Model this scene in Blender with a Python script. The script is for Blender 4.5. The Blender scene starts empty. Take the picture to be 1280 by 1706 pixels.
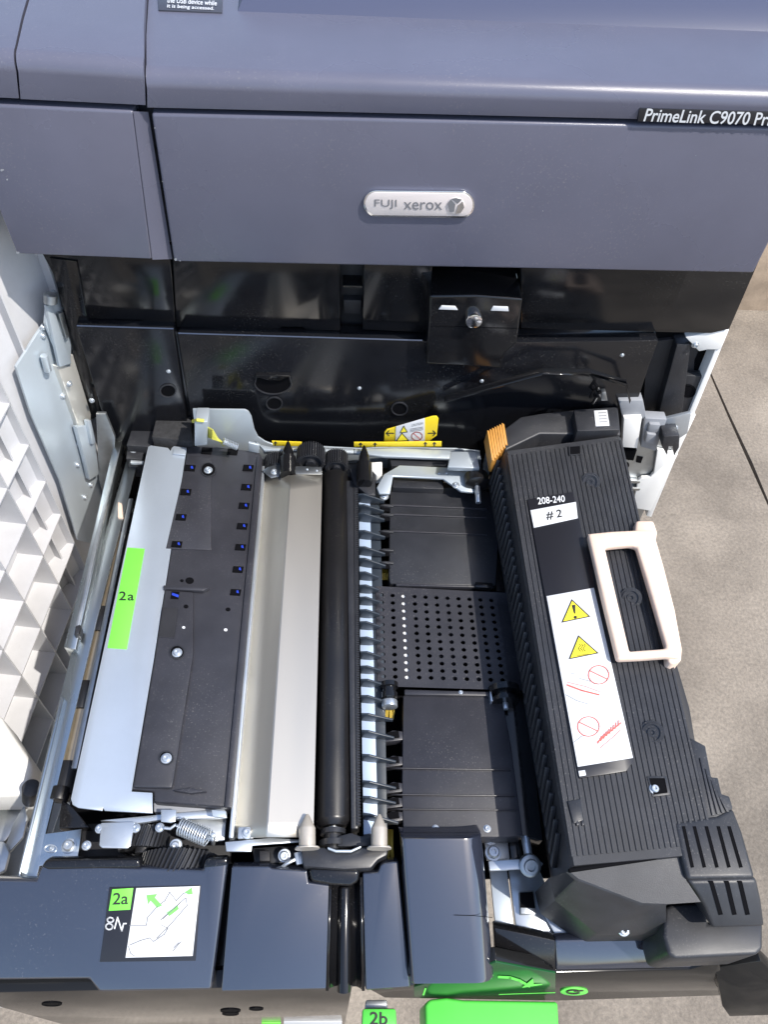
import bpy, bmesh, math, random
from mathutils import Vector, Matrix
random.seed(7)
scene = bpy.context.scene
C = scene.collection

# ------------------------------------------------------------------ camera
F, CX, CY = 1300.0, 640.0, 853.0            # photo pixels (1280 x 1706)
CAM = Vector((0, 0, .63))                   # z = 0 is the top of the pulled-out drawer
Yc = Vector((-50, -1733, 1300)).normalized()
Xc = Vector((1, .0144, 0)); Xc.z = -(Xc.x*Yc.x + Xc.y*Yc.y)/Yc.z; Xc.normalize()
Zc = Xc.cross(Yc)                           # world axes in image coordinates (right, down, forward)
cd = bpy.data.cameras.new('camera'); cam = bpy.data.objects.new('camera', cd); C.objects.link(cam)
cols = [Vector((v.x, -v.y, -v.z)) for v in (Xc, Yc, Zc)]
cam.matrix_world = Matrix.Translation(CAM) @ Matrix((cols[0], cols[1], cols[2])).to_4x4()
cd.sensor_fit = 'HORIZONTAL'; cd.sensor_width = 36; cd.lens = 36*F/1280
cd.clip_start = .02; cd.clip_end = 600
scene.camera = cam

# ------------------------------------------------------------------ sky, sun, exposure
SUN = Vector((.75, -.50, 1.40)).normalized()
w = bpy.data.worlds.new('World'); scene.world = w; w.use_nodes = True
nt = w.node_tree; sky = nt.nodes.new('ShaderNodeTexSky'); sky.sky_type = 'NISHITA'; sky.sun_disc = False
sky.sun_elevation = math.asin(SUN.z); sky.sun_rotation = math.atan2(SUN.x, SUN.y)
sky.air_density = 1.0; sky.dust_density = 1.2; sky.ozone_density = 1.0
nt.links.new(sky.outputs[0], nt.nodes['Background'].inputs[0])
nt.nodes['Background'].inputs[1].default_value = .15
sd = bpy.data.lights.new('sun', 'SUN'); sd.energy = 3.0; sd.angle = math.radians(.6); sd.color = (1, .95, .87)
so = bpy.data.objects.new('sun', sd); C.objects.link(so); so.rotation_euler = SUN.to_track_quat('Z', 'Y').to_euler(); so.location = (2, -2, 4)
vs = scene.view_settings; vs.view_transform = 'Standard'; vs.look = 'None'; vs.gamma = 1; vs.exposure = .88; vs.use_curve_mapping = False

# ------------------------------------------------------------------ pixel -> place
def ray(x, y):
    d = Vector(((x-CX)/F, (y-CY)/F, 1))
    return Vector((d.dot(Xc), d.dot(Yc), d.dot(Zc)))
def P(x, y, z=0.):
    d = ray(x, y); return CAM + d*((z-CAM.z)/d.z)
def PY(x, y, Y):
    d = ray(x, y); return CAM + d*(Y/d.y)
def PP(x, y, pl):
    if pl[0] == 'z': return P(x, y, pl[1])
    if pl[0] == 'y': return PY(x, y, pl[1])
    d = ray(x, y); return CAM + d*((pl[0]-CAM).dot(pl[1])/d.dot(pl[1]))
def nrm(pl):
    if pl[0] == 'z': return Vector((0, 0, 1))
    if pl[0] == 'y': return Vector((0, -1, 0))
    return pl[1]
def plane3(a, b, c):
    n = (b-a).cross(c-a).normalized()
    if n.dot(CAM-a) < 0: n = -n
    return (a, n)
def off(pl, d):
    if pl[0] == 'z': return ('z', pl[1]+d)
    if pl[0] == 'y': return ('y', pl[1]-d)
    return (pl[0]+pl[1]*d, pl[1])

# ------------------------------------------------------------------ materials
M = {}
def mat(name, col, rough=.5, metal=0., bump=0., bscale=400., var=.0, vscale=30., coat=0., rvar=0., stretch=None, col2=None, ior=1.5, spec=.5, dust=0.):
    m = bpy.data.materials.new(name); m.use_nodes = True; M[name] = m
    n = m.node_tree.nodes; L = m.node_tree.links; b = n['Principled BSDF']
    b.inputs['Base Color'].default_value = (*col, 1); b.inputs['Roughness'].default_value = rough
    b.inputs['Metallic'].default_value = metal; b.inputs['Coat Weight'].default_value = coat
    b.inputs['Coat Roughness'].default_value = .06; b.inputs['IOR'].default_value = ior
    b.inputs['Specular IOR Level'].default_value = spec
    tc = n.new('ShaderNodeNewGeometry'); src = tc.outputs['Position']
    if stretch:
        mp = n.new('ShaderNodeMapping'); mp.inputs['Scale'].default_value = stretch
        L.new(src, mp.inputs[0]); src = mp.outputs[0]
    if var > 0 or col2:
        t = n.new('ShaderNodeTexNoise'); t.inputs['Scale'].default_value = vscale; t.inputs['Detail'].default_value = 6
        t.inputs['Roughness'].default_value = .65
        L.new(src, t.inputs['Vector'])
        r = n.new('ShaderNodeValToRGB'); r.color_ramp.elements[0].position = .32; r.color_ramp.elements[1].position = .68
        c2 = col2 or tuple(min(1, c*(1+var)) for c in col); c1 = col if col2 else tuple(c*(1-var) for c in col)
        r.color_ramp.elements[0].color = (*c1, 1); r.color_ramp.elements[1].color = (*c2, 1)
        L.new(t.outputs[0], r.inputs[0]); L.new(r.outputs[0], b.inputs['Base Color'])
    if dust > 0:
        t = n.new('ShaderNodeTexNoise'); t.inputs['Scale'].default_value = 650; t.inputs['Detail'].default_value = 3; L.new(tc.outputs['Position'], t.inputs['Vector'])
        t2 = n.new('ShaderNodeTexNoise'); t2.inputs['Scale'].default_value = 14; t2.inputs['Detail'].default_value = 5; L.new(tc.outputs['Position'], t2.inputs['Vector'])
        r1 = n.new('ShaderNodeMapRange'); r1.inputs[1].default_value = .60; r1.inputs[2].default_value = .74; L.new(t.outputs[0], r1.inputs[0])
        r2 = n.new('ShaderNodeMapRange'); r2.inputs[1].default_value = .42; r2.inputs[2].default_value = .68; r2.inputs[4].default_value = dust; L.new(t2.outputs[0], r2.inputs[0])
        mu = n.new('ShaderNodeMath'); mu.operation = 'MULTIPLY'; L.new(r1.outputs[0], mu.inputs[0]); L.new(r2.outputs[0], mu.inputs[1])
        mx = n.new('ShaderNodeMixRGB'); L.new(mu.outputs[0], mx.inputs[0]); mx.inputs[2].default_value = (.34, .32, .29, 1)
        if b.inputs['Base Color'].links: L.new(b.inputs['Base Color'].links[0].from_socket, mx.inputs[1])
        else: mx.inputs[1].default_value = (*col, 1)
        L.new(mx.outputs[0], b.inputs['Base Color'])
    if rvar > 0:
        t = n.new('ShaderNodeTexNoise'); t.inputs['Scale'].default_value = vscale*.6; t.inputs['Detail'].default_value = 7
        L.new(src, t.inputs['Vector'])
        mr = n.new('ShaderNodeMapRange'); mr.inputs[1].default_value = .3; mr.inputs[2].default_value = .7
        mr.inputs[3].default_value = max(.02, rough-rvar); mr.inputs[4].default_value = rough+rvar
        L.new(t.outputs[0], mr.inputs[0]); L.new(mr.outputs[0], b.inputs['Roughness'])
    if bump > 0:
        t = n.new('ShaderNodeTexNoise'); t.inputs['Scale'].default_value = bscale; t.inputs['Detail'].default_value = 4
        L.new(src, t.inputs['Vector'])
        bp = n.new('ShaderNodeBump'); bp.inputs['Strength'].default_value = bump; bp.inputs['Distance'].default_value = .001
        L.new(t.outputs[0], bp.inputs['Height']); L.new(bp.outputs[0], b.inputs['Normal'])
    return m
mat('tray_slate_dimmed', (.062, .070, .115), .30, bump=.08, bscale=2500)  # slate darkened in colour to stand in for the tray edge's dim reflection
mat('rail_steel', (.52, .56, .57), .27, 1., bump=.02, bscale=200, rvar=.08, vscale=50, stretch=(1, .1, 1))
mat('slate', (.106, .108, .147), .27, bump=.12, bscale=2600, var=.07, vscale=9, rvar=.09, dust=.25)
mat('slate_dark', (.05, .052, .066), .4, bump=.1, bscale=2500)
mat('black_gloss', (.008, .008, .009), .15, rvar=.05, vscale=60, dust=.12)
mat('black_gloss2', (.0065, .007, .009), .17, rvar=.05, vscale=60, dust=0.15)
mat('panel_gloss', (.022, .026, .040), .09, bump=.02, bscale=25, rvar=.05, vscale=25, ior=2.1, dust=0.15)
mat('front_gloss', (.012, .012, .012), .10, ior=1.38, rvar=.05, vscale=20, bump=.02, bscale=25)
mat('black_plastic', (.022, .023, .027), .38, bump=.12, bscale=1800, var=.2, vscale=35, rvar=.07, dust=0.3)
mat('black_matte', (.014, .014, .017), .62, bump=.15, bscale=1500, var=.25, vscale=60)
mat('fuser_black', (.025, .026, .030), .46, bump=.12, bscale=1600, var=.22, vscale=40, rvar=.08, dust=.35)
mat('void', (.003, .003, .004), .8, spec=.08)  # near-black paint for the unlit depth of holes, slots and gaps
mat('rubber', (.009, .0085, .009), .36, bump=.05, bscale=900, rvar=.08, vscale=40, dust=0.15)
mat('guide', (.028, .028, .034), .42, bump=.12, bscale=1500, var=.18, vscale=28, rvar=.07, dust=0.3)
mat('zinc', (.55, .59, .63), .36, .75, bump=.04, bscale=300, var=.06, vscale=40, rvar=.08, dust=0.2)
mat('flap_white', (.54, .60, .67), .36, .6, bump=.03, bscale=900, var=.03, vscale=20, dust=0.15)
mat('zinc_white', (.48, .535, .58), .42, .5, bump=.03, bscale=900, var=.03, vscale=20, dust=0.2)
mat('stainless', (.64, .60, .53), .47, 1., bump=.0, bscale=60, rvar=.05, vscale=30, stretch=(1, .08, 1), dust=0.12)
mat('dull_steel', (.42, .44, .45), .42, 1., var=.12, vscale=60, rvar=.1)
mat('pale_blue', (.42, .52, .68), .4, .2, var=.05, vscale=60)
mat('fin', (.026, .034, .045), .4, var=.1, vscale=80)
mat('pin_steel', (.52, .47, .40), .38, .35, var=.08, vscale=120)
mat('copper_roll', (.38, .31, .22), .35, .8, var=.1, vscale=60)
mat('white_plastic', (.80, .79, .76), .42, bump=.04, bscale=1200, var=.03, vscale=30, dust=0.15)
mat('ivory', (.74, .565, .45), .45, bump=.06, bscale=900, var=.08, vscale=30, dust=.2)
mat('door_white', (.50, .50, .515), .45, bump=.03, bscale=900, var=.09, vscale=12, dust=.25)
mat('white_print', (.62, .63, .64), .5)
mat('black_print', (.012, .012, .012), .5)
mat('label_black', (.016, .016, .020), .34, rvar=.04)
mat('green', (.16, .62, .06), .5, var=.03, vscale=50)
mat('green_plastic', (.09, .55, .07), .38, bump=.05, bscale=1500, var=.06, vscale=30, dust=0.2)
mat('green_reflection', (.010, .070, .020), .16)  # green handle's reflection put into the colour
mat('green_mark', (.16, .72, .10), .5)
mat('yellow', (.78, .58, .02), .5, var=.04, vscale=60)
mat('yellow_sign', (.80, .68, .03), .5)
mat('red_print', (.62, .12, .09), .5)
mat('grey_print', (.16, .16, .17), .5)
mat('orange', (.46, .22, .045), .5, bump=.2, bscale=500, var=.15, vscale=80)
mat('badge', (.72, .66, .64), .3, .25)
mat('badge_rim2', (.62, .60, .55), .35, .6)
mat('badge_rim', (.80, .80, .82), .16, 1.)
mat('blue_lens', (.02, .05, .42), .2)
mat('brass_wire', (.48, .35, .05), .4, .3)
mat('wire_yellow', (.62, .60, .10), .5)
mat('foam', (.022, .022, .024), .85, bump=.5, bscale=700, var=.4, vscale=120)
mat('grey_plastic', (.26, .27, .29), .42, bump=.1, bscale=1500, var=.06, vscale=40)
mat('kerb', (.42, .32, .23), .9, bump=.6, bscale=220, var=.25, vscale=14)
# concrete
def concrete(name, c1, c2, c3):
    m = mat(name, c1, .88, bump=.0)
    n = m.node_tree.nodes; L = m.node_tree.links; b = n['Principled BSDF']
    g = n.new('ShaderNodeNewGeometry')
    def noise(s, d, r=.6):
        t = n.new('ShaderNodeTexNoise'); t.inputs['Scale'].default_value = s; t.inputs['Detail'].default_value = d
        t.inputs['Roughness'].default_value = r; L.new(g.outputs['Position'], t.inputs['Vector']); return t.outputs[0]
    def ramp(src, p0, c0, p1, c1_):
        r = n.new('ShaderNodeValToRGB'); r.color_ramp.elements[0].position = p0; r.color_ramp.elements[1].position = p1
        r.color_ramp.elements[0].color = (*c0, 1); r.color_ramp.elements[1].color = (*c1_, 1); L.new(src, r.inputs[0]); return r.outputs[0]
    def mix(a, bb, f, mode='MIX'):
        x = n.new('ShaderNodeMixRGB'); x.blend_type = mode
        if isinstance(f, float): x.inputs[0].default_value = f
        else: L.new(f, x.inputs[0])
        L.new(a, x.inputs[1]); L.new(bb, x.inputs[2]); return x.outputs[0]
    base = ramp(noise(3.2, 8), .35, c1, .68, c2)
    grain = ramp(noise(160, 5, .75), .36, (.64, .64, .64), .66, (1.22, 1.21, 1.19))
    colr = mix(base, grain, .75, 'MULTIPLY')
    spots = ramp(noise(42, 5, .7), .60, (0, 0, 0), .72, (1, 1, 1))
    dark = n.new('ShaderNodeRGB'); dark.outputs[0].default_value = (*c3, 1)
    sp = n.new('ShaderNodeMath'); sp.operation = 'MULTIPLY'; sp.inputs[1].default_value = .45; L.new(spots, sp.inputs[0])
    colr = mix(colr, dark.outputs[0], sp.outputs[0])
    colr = mix(colr, ramp(noise(2.4, 7, .6), .40, (.60, .59, .58), .58, (1.10, 1.09, 1.07)), .9, 'MULTIPLY')
    L.new(colr, b.inputs['Base Color'])
    bp = n.new('ShaderNodeBump'); bp.inputs['Strength'].default_value = .5; bp.inputs['Distance'].default_value = .004
    L.new(noise(130, 6, .7), bp.inputs['Height']); L.new(bp.outputs[0], b.inputs['Normal'])
concrete('concrete', (.200, .172, .142), (.305, .266, .220), (.12, .103, .085))
concrete('earth', (.13, .11, .09), (.17, .145, .12), (.08, .07, .055))

# ------------------------------------------------------------------ object helpers
WLOC = {}
def put(o, parent, wloc):
    C.objects.link(o); WLOC[o.name] = Vector(wloc)
    if parent: o.parent = parent; o.location = Vector(wloc) - WLOC[parent.name]
    else: o.location = wloc
    return o
def thing(name, loc, label, cat, group=None):
    o = bpy.data.objects.new(name, None); o.empty_display_size = .05; put(o, None, loc)
    o['label'] = label; o['category'] = cat
    if group: o['group'] = group
    return o
def finish(name, bm, m, parent, bev=0., seg=2, ang=35, sharp=True):
    bmesh.ops.remove_doubles(bm, verts=bm.verts, dist=1e-6)
    bmesh.ops.recalc_face_normals(bm, faces=bm.faces)
    if bev > 0:
        es = [e for e in bm.edges if len(e.link_faces) == 2 and e.calc_face_angle(0) > math.radians(25)]
        if es:
            bmesh.ops.bevel(bm, geom=es, offset=bev, segments=seg, affect='EDGES', clamp_overlap=True, profile=.5)
    ce = Vector((0, 0, 0))
    for v in bm.verts: ce += v.co
    ce /= max(1, len(bm.verts))
    for v in bm.verts: v.co -= ce
    me = bpy.data.meshes.new(name); bm.to_mesh(me); bm.free()
    me.materials.append(M[m])
    for p in me.polygons: p.use_smooth = True
    if sharp: me.set_sharp_from_angle(angle=math.radians(ang))
    o = bpy.data.objects.new(name, me)
    return put(o, parent, ce)
def prism_into(bm, pts, vec):
    a = [bm.verts.new(p) for p in pts]; b = [bm.verts.new(Vector(p)+vec) for p in pts]
    n = len(pts); bm.faces.new(a); bm.faces.new(list(reversed(b)))
    for i in range(n): bm.faces.new((a[i], b[i], b[(i+1) % n], a[(i+1) % n]))
def slab3(name, pts, vec, m, parent, bev=.0008, seg=2):
    bm = bmesh.new(); prism_into(bm, pts, Vector(vec)); return finish(name, bm, m, parent, bev, seg)
def slab(name, px, pl, th, m, parent, bev=.0008, seg=2):
    return slab3(name, [PP(x, y, pl) for x, y in px], -nrm(pl)*th, m, parent, bev, seg)
def flat(name, px, pl, m, parent, lift=.0004, th=.0003):
    return slab(name, px, off(pl, lift), th, m, parent, 0)
def box(name, lo, hi, m, parent, bev=.001, seg=2):
    (x0, y0, z0), (x1, y1, z1) = lo, hi
    return slab3(name, [(x0, y0, z1), (x1, y0, z1), (x1, y1, z1), (x0, y1, z1)], (0, 0, z0-z1), m, parent, bev, seg)
def frame_of(ax):
    ax = ax.normalized(); up = Vector((0, 0, 1)) if abs(ax.z) < .9 else Vector((0, 1, 0))
    u = up.cross(ax).normalized(); return u, ax.cross(u)
def lathe_into(bm, a, b, prof, seg=28):
    a = Vector(a); b = Vector(b); ax = b-a; u, v = frame_of(ax); rings = []
    for t, r in prof:
        c = a+ax*t
        rings.append([bm.verts.new(c+(u*math.cos(2*math.pi*k/seg)+v*math.sin(2*math.pi*k/seg))*max(r, 1e-5)) for k in range(seg)])
    for i in range(len(rings)-1):
        for k in range(seg):
            bm.faces.new((rings[i][k], rings[i][(k+1) % seg], rings[i+1][(k+1) % seg], rings[i+1][k]))
    bm.faces.new(rings[0]); bm.faces.new(list(reversed(rings[-1])))
def lathe(name, a, b, prof, m, parent, seg=28, bev=0):
    bm = bmesh.new(); lathe_into(bm, a, b, prof, seg); return finish(name, bm, m, parent, bev)
def cyl(name, a, b, r, m, parent, seg=28, bev=.0006):
    return lathe(name, a, b, [(0, r), (1, r)], m, parent, seg, bev)
def tube_into(bm, pts, r, seg=8):
    pts = [Vector(p) for p in pts]; rings = []; u = None
    for i, p in enumerate(pts):
        t = (pts[min(i+1, len(pts)-1)]-pts[max(i-1, 0)]).normalized()
        if u is None: u, v = frame_of(t)
        else:
            u = (u-t*u.dot(t)).normalized(); v = t.cross(u)
        rings.append([bm.verts.new(p+(u*math.cos(2*math.pi*k/seg)+v*math.sin(2*math.pi*k/seg))*r) for k in range(seg)])
    for i in range(len(rings)-1):
        for k in range(seg): bm.faces.new((rings[i][k], rings[i][(k+1) % seg], rings[i+1][(k+1) % seg], rings[i+1][k]))
    bm.faces.new(rings[0]); bm.faces.new(list(reversed(rings[-1])))
def tube(name, pts, r, m, parent, seg=8):
    bm = bmesh.new(); tube_into(bm, pts, r, seg); return finish(name, bm, m, parent)
def spring(name, a, b, R, r, turns, m, parent):
    a = Vector(a); b = Vector(b); u, v = frame_of(b-a); n = turns*14
    pts = [a+(b-a)*(i/n)+(u*math.cos(2*math.pi*i/14)+v*math.sin(2*math.pi*i/14))*R for i in range(n+1)]
    return tube(name, pts, r, m, parent, 6)
def gear(name, a, b, r, teeth, m, parent, hub=.35, twist=0., depth=.0022):
    a = Vector(a); b = Vector(b); u, v = frame_of(b-a); bm = bmesh.new(); prof = []
    for k in range(teeth):
        for f, rr in ((-.30, r-depth), (-.16, r), (.16, r), (.30, r-depth)):
            prof.append((2*math.pi*(k+f)/teeth, rr))
    rings = []
    for j in range(5):
        t = j/4
        rings.append([bm.verts.new(a+(b-a)*t+(u*math.cos(an+twist*t)+v*math.sin(an+twist*t))*rr) for an, rr in prof])
    n = len(prof)
    for j in range(4):
        for k in range(n): bm.faces.new((rings[j][k], rings[j][(k+1) % n], rings[j+1][(k+1) % n], rings[j+1][k]))
    for ring, p, s in ((rings[0], a, -1), (rings[-1], b, 1)):
        ax = (b-a).normalized(); inn = [bm.verts.new(p+(u*math.cos(an)+v*math.sin(an))*r*.74) for an, rr in prof]
        inn2 = [bm.verts.new(p-ax*s*.002+(u*math.cos(an)+v*math.sin(an))*r*.70) for an, rr in prof]
        inn3 = [bm.verts.new(p-ax*s*.002+(u*math.cos(an)+v*math.sin(an))*r*hub) for an, rr in prof]
        inn4 = [bm.verts.new(p+ax*s*.002+(u*math.cos(an)+v*math.sin(an))*r*hub*.95) for an, rr in prof]
        for q0, q1 in ((ring, inn), (inn, inn2), (inn2, inn3), (inn3, inn4)):
            for k in range(n): bm.faces.new((q0[k], q0[(k+1) % n], q1[(k+1) % n], q1[k]))
        bm.faces.new(inn4)
    return finish(name, bm, m, parent, 0)
def grid_into(bm, rows):
    vs_ = [[bm.verts.new(p) for p in r] for r in rows]
    for i in range(len(rows)-1):
        for j in range(len(rows[0])-1): bm.faces.new((vs_[i][j], vs_[i][j+1], vs_[i+1][j+1], vs_[i+1][j]))
def strip_px(name, px, wpx, pl, m, parent, lift=.0008, closed=False):
    """a printed line: a thin ribbon along pixel points"""
    bm = bmesh.new(); pl2 = off(pl, lift); n = len(px)
    segs = [(px[i], px[(i+1) % n]) for i in range(n if closed else n-1)]
    for (x0, y0), (x1, y1) in segs:
        d = math.hypot(x1-x0, y1-y0) or 1; ex, ey = (x1-x0)/d*wpx*.5, (y1-y0)/d*wpx*.5
        q = [(x0-ex-ey, y0-ey+ex), (x1+ex-ey, y1+ey+ex), (x1+ex+ey, y1+ey-ex), (x0-ex+ey, y0-ey-ex)]
        bm.faces.new([bm.verts.new(PP(x, y, pl2)) for x, y in q])
    return finish(name, bm, m, parent)
def ring_px(cx, cy, rx, ry, n=24, a0=0, a1=360):
    return [(cx+rx*math.cos(math.radians(a0+(a1-a0)*i/n)), cy+ry*math.sin(math.radians(a0+(a1-a0)*i/n))) for i in range(n+(a1-a0 < 360))]
def text(name, s, quad, pl, m, parent, lift=.0006, shear=0., bold=0., spacing=1.):
    cu = bpy.data.curves.new(name, 'FONT'); cu.body = s; cu.shear = shear; cu.offset = bold; cu.resolution_u = 4; cu.space_character = spacing
    o = bpy.data.objects.new(name, cu); C.objects.link(o); bpy.context.view_layer.update()
    me = bpy.data.meshes.new_from_object(o.evaluated_get(bpy.context.evaluated_depsgraph_get()))
    bpy.data.objects.remove(o); bpy.data.curves.remove(cu)
    bm = bmesh.new(); bm.from_mesh(me); bpy.data.meshes.remove(me)
    xs = [v.co.x for v in bm.verts]; ys = [v.co.y for v in bm.verts]; x0, x1, y0, y1 = min(xs), max(xs), min(ys), max(ys)
    tl, tr, br, bl = [Vector((*q, 0)) for q in quad]; pl2 = off(pl, lift)
    for v in bm.verts:
        a = (v.co.x-x0)/(x1-x0); b = (v.co.y-y0)/(y1-y0)
        p = (bl*(1-a)+br*a)*(1-b)+(tl*(1-a)+tr*a)*b
        v.co = PP(p.x, p.y, pl2)
    return finish(name, bm, m, parent)
# shared screw meshes -------------------------------------------------
def screw_mesh():
    bm = bmesh.new()
    lathe_into(bm, (0, 0, -.3), (0, 0, 1), [(0, 1.45), (.12, 1.45), (.28, 1.32), (.30, 1.0), (.72, .95), (.86, .78), (.87, .42), (.55, .34)], 20)
    bmesh.ops.recalc_face_normals(bm, faces=bm.faces)
    me = bpy.data.meshes.new('screw'); bm.to_mesh(me); bm.free(); me.materials.append(M['zinc'])
    for p in me.polygons: p.use_smooth = True
    me.set_sharp_from_angle(angle=math.radians(35)); return me
SCREW = screw_mesh()
def screw(p, n, r, parent, m=None):
    o = bpy.data.objects.new('screw', SCREW); put(o, parent, p)
    o.rotation_euler = Vector(n).to_track_quat('Z', 'Y').to_euler(); o.scale = (r/1.45,)*3
    return o
def hole(px, pl, parent, th=.0006, m='void', lift=.0005, name='hole'):  # flat patch; its near-black default paints the shade inside a hole
    return slab(name, px, off(pl, lift), th, m, parent, 0)
def recess(name, px, pl, depth, m, parent, rim=.0015, lift=.0012):
    """a sunken pocket: rim ring proud of the plane with dark walls and floor"""
    bm = bmesh.new(); top = [PP(x, y, off(pl, lift)) for x, y in px]; ce = sum(top, Vector())/len(top)
    n_ = nrm(pl); inn = [p+(ce-p).normalized()*rim for p in top]; low = [p-n_*depth for p in inn]
    a = [bm.verts.new(p-n_*lift*1.5) for p in top]; b = [bm.verts.new(p) for p in top]; c = [bm.verts.new(p) for p in inn]; d = [bm.verts.new(p) for p in low]
    k = len(px)
    for q0, q1 in ((a, b), (b, c), (c, d)):
        for i in range(k): bm.faces.new((q0[i], q0[(i+1) % k], q1[(i+1) % k], q1[i]))
    bm.faces.new(d)
    return finish(name, bm, m, parent)

# ================================================================== SETTING
GZ = -.70
bm = bmesh.new(); s = 150
bm.faces.new([bm.verts.new(p) for p in ((-s, -s, GZ-.012), (s, -s, GZ-.012), (s, s, GZ-.012), (-s, s, GZ-.012))])
ground = finish('ground', bm, 'earth', None); ground['kind'] = 'structure'
# concrete slabs with a joint that runs past the right of the printer
j0, j1 = P(1192, 640, GZ), P(1285, 850, GZ); jd = (j1-j0).normalized(); jn = Vector((-jd.y, jd.x, 0))
if jn.x < 0: jn = -jn
for side, wid in ((-1, 4.4), (1, 4.4)):
    for k in range(-2, 2):
        a = j0+jd*(k*4.2+2.6)+jn*(side*.0018); b = j0+jd*(k*4.2+6.79)+jn*(side*.0018)
        n_ = 9; near = []
        for i in range(n_*3+1):
            q = a.lerp(b, i/(n_*3)); near.append(q+jn*side*abs(random.gauss(0, .0018)))
        q = near+[b+jn*side*wid, a+jn*side*wid]
        slab3('concrete_slab', [(p.x, p.y, GZ) for p in q], (0, 0, -.05), 'concrete', ground, 0)
for k in range(-1, 3):   # wider apron
    for sx in (-1, 1):
        a = j0+jn*(sx*4.42)+jd*(k*5-6)
        q = [a, a+jd*4.98, a+jd*4.98+jn*sx*30, a+jn*sx*30]
        slab3('concrete_slab', [(p.x, p.y, GZ) for p in q], (0, 0, -.05), 'concrete', ground, 0)
# low wall behind, right of the printer
kt = P(1250, 517, GZ)
wallb = box('garden_wall', (-6, kt.y, GZ-.02), (8, kt.y+.22, GZ+.42), 'kerb', None, .01)
wallb['label'] = 'low rough tan wall standing on the concrete behind the printer'; wallb['category'] = 'wall'

# ================================================================== PRINTER
printer = thing('printer', (0, .9, GZ), 'dark slate multifunction printer standing on concrete with its white front door open', 'printer')
YF, YU, YL = .550, .592, .582
FP = ('y', YF); UP = ('y', YU); LP = ('y', YL)
# ---- upper front covers
slab('front_cover', [(252, 190), (1378, 216), (1256, 456), (290, 437)], FP, .02, 'slate', printer, .0022, 3)
pn = [(-75, 172), (222, 186), (254, 433), (28, 424)]
lf = slab('front_cover', pn, FP, .02, 'slate', printer, .002, 3)
a = [PY(222, 186, YF), PY(247, 187, YF+.006), PY(287, 432, YF+.006), PY(262, 436, YF+.003), PY(254, 433, YF)]
bm = bmesh.new(); grid_into(bm, [[a[0], a[1]], [a[4], a[2]]]); grid_into(bm, [[a[4], a[2]], [a[4]+Vector((0, .02, 0)), a[2]+Vector((0, .02, 0))]])
finish('cover_return', bm, 'slate', printer)
# body behind the covers (closes the machine)
box('body_shell', (-.335, YF+.021, .268), (.325, 1.15, .352), 'slate_dark', printer, .004)
box('lower_body', (-.31, YL+.12, GZ+.01), (.30, 1.15, .20), 'slate_dark', printer, .004)
# ---- top covers: lofted profiles along X
def loft(name, px_rows, m, parent, bev=0):
    """px_rows: list of (left point, right point)"""
    bm = bmesh.new(); n = 12
    grid_into(bm, [[l.lerp(r, i/n) for i in range(n+1)] for l, r in px_rows])
    # close ends
    return finish(name, bm, m, parent)
def top_cover(name, xl, xr, ybot, yround, back, parent, z_rise=.02, sk=(0, 0)):
    """xl,xr: pixel x at the lip, profile taken from pixel rows at Y=YF"""
    rows = []
    (lb, rb), (lr, rr) = ybot, yround
    B0, B1 = PY(xl[0], lb, YF), PY(xr[0], rb, YF)
    T0, T1 = PY(xl[1], lr, YF-.003), PY(xr[1], rr, YF-.003)
    rows.append((B0+Vector((0, .03, .001)), B1+Vector((0, .03, .001))))
    rows.append((B0+Vector((0, .004, -.001)), B1+Vector((0, .004, -.001))))
    rows.append((B0+Vector((0, .0, .001)), B1+Vector((0, 0, .001))))
    R = .011
    for k in range(9):
        an = math.pi/2*k/8*.96
        dy = R*(1-math.cos(an)); dz = -R+R*math.sin(an)
        rows.append((T0+Vector((0, dy, dz)), T1+Vector((0, dy, dz))))
    for d in (.05, .10, back):
        rows.append((T0+Vector((sk[0]*d, d, z_rise*(d/back))), T1+Vector((sk[1]*d, d, z_rise*(d/back)))))
    rows.append((T0+Vector((sk[0]*back, back, -.06)), T1+Vector((sk[1]*back, back, -.06))))
    bm = bmesh.new(); n = 6
    grid_into(bm, [[l.lerp(r, i/n) for i in range(n+1)] for l, r in rows])
    for side in (0, 1):
        bm.faces.new([bm.verts.new(r[side]) for r in rows])
    return finish(name, bm, 'slate', parent, 0, ang=40), T0, T1
tc1, T0, T1 = top_cover('top_cover', (246, 240), (1400, 1420), (182, 209), (120, 158), .5, printer, sk=(-.12, 0))
tc2, U0, U1 = top_cover('control_panel_cover', (35, 22), (243, 236), (168, 178), (92, 106), .5, printer, sk=(-.10, -.125))
tc3, V0, V1 = top_cover('control_panel_cover', (-110, -130), (32, 18), (160, 167), (86, 91), .5, printer, sk=(0, -.105))
# raised tray edge on the big top cover
TS = plane3(T0+Vector((0, .03, .0012)), T1+Vector((0, .03, .0012)), T0+Vector((0, .3, .012)))
r0, r1 = PP(396, 20, TS), PP(1300, 54, TS)
bm = bmesh.new()
up1 = Vector((0, .028, .020)); up2 = Vector((0, .2, .026))
rows = [[r0, r1], [r0+up1+Vector((.012, 0, 0)), r1+up1], [r0+up2, r1+up2]]
grid_into(bm, rows)
bm.faces.new([bm.verts.new(p) for p in (r0, r0+up1+Vector((.012, 0, 0)), r0+up2, r0+Vector((0, .2, -.01)))])
finish('output_tray_edge', bm, 'tray_slate_dimmed', printer)
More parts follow.
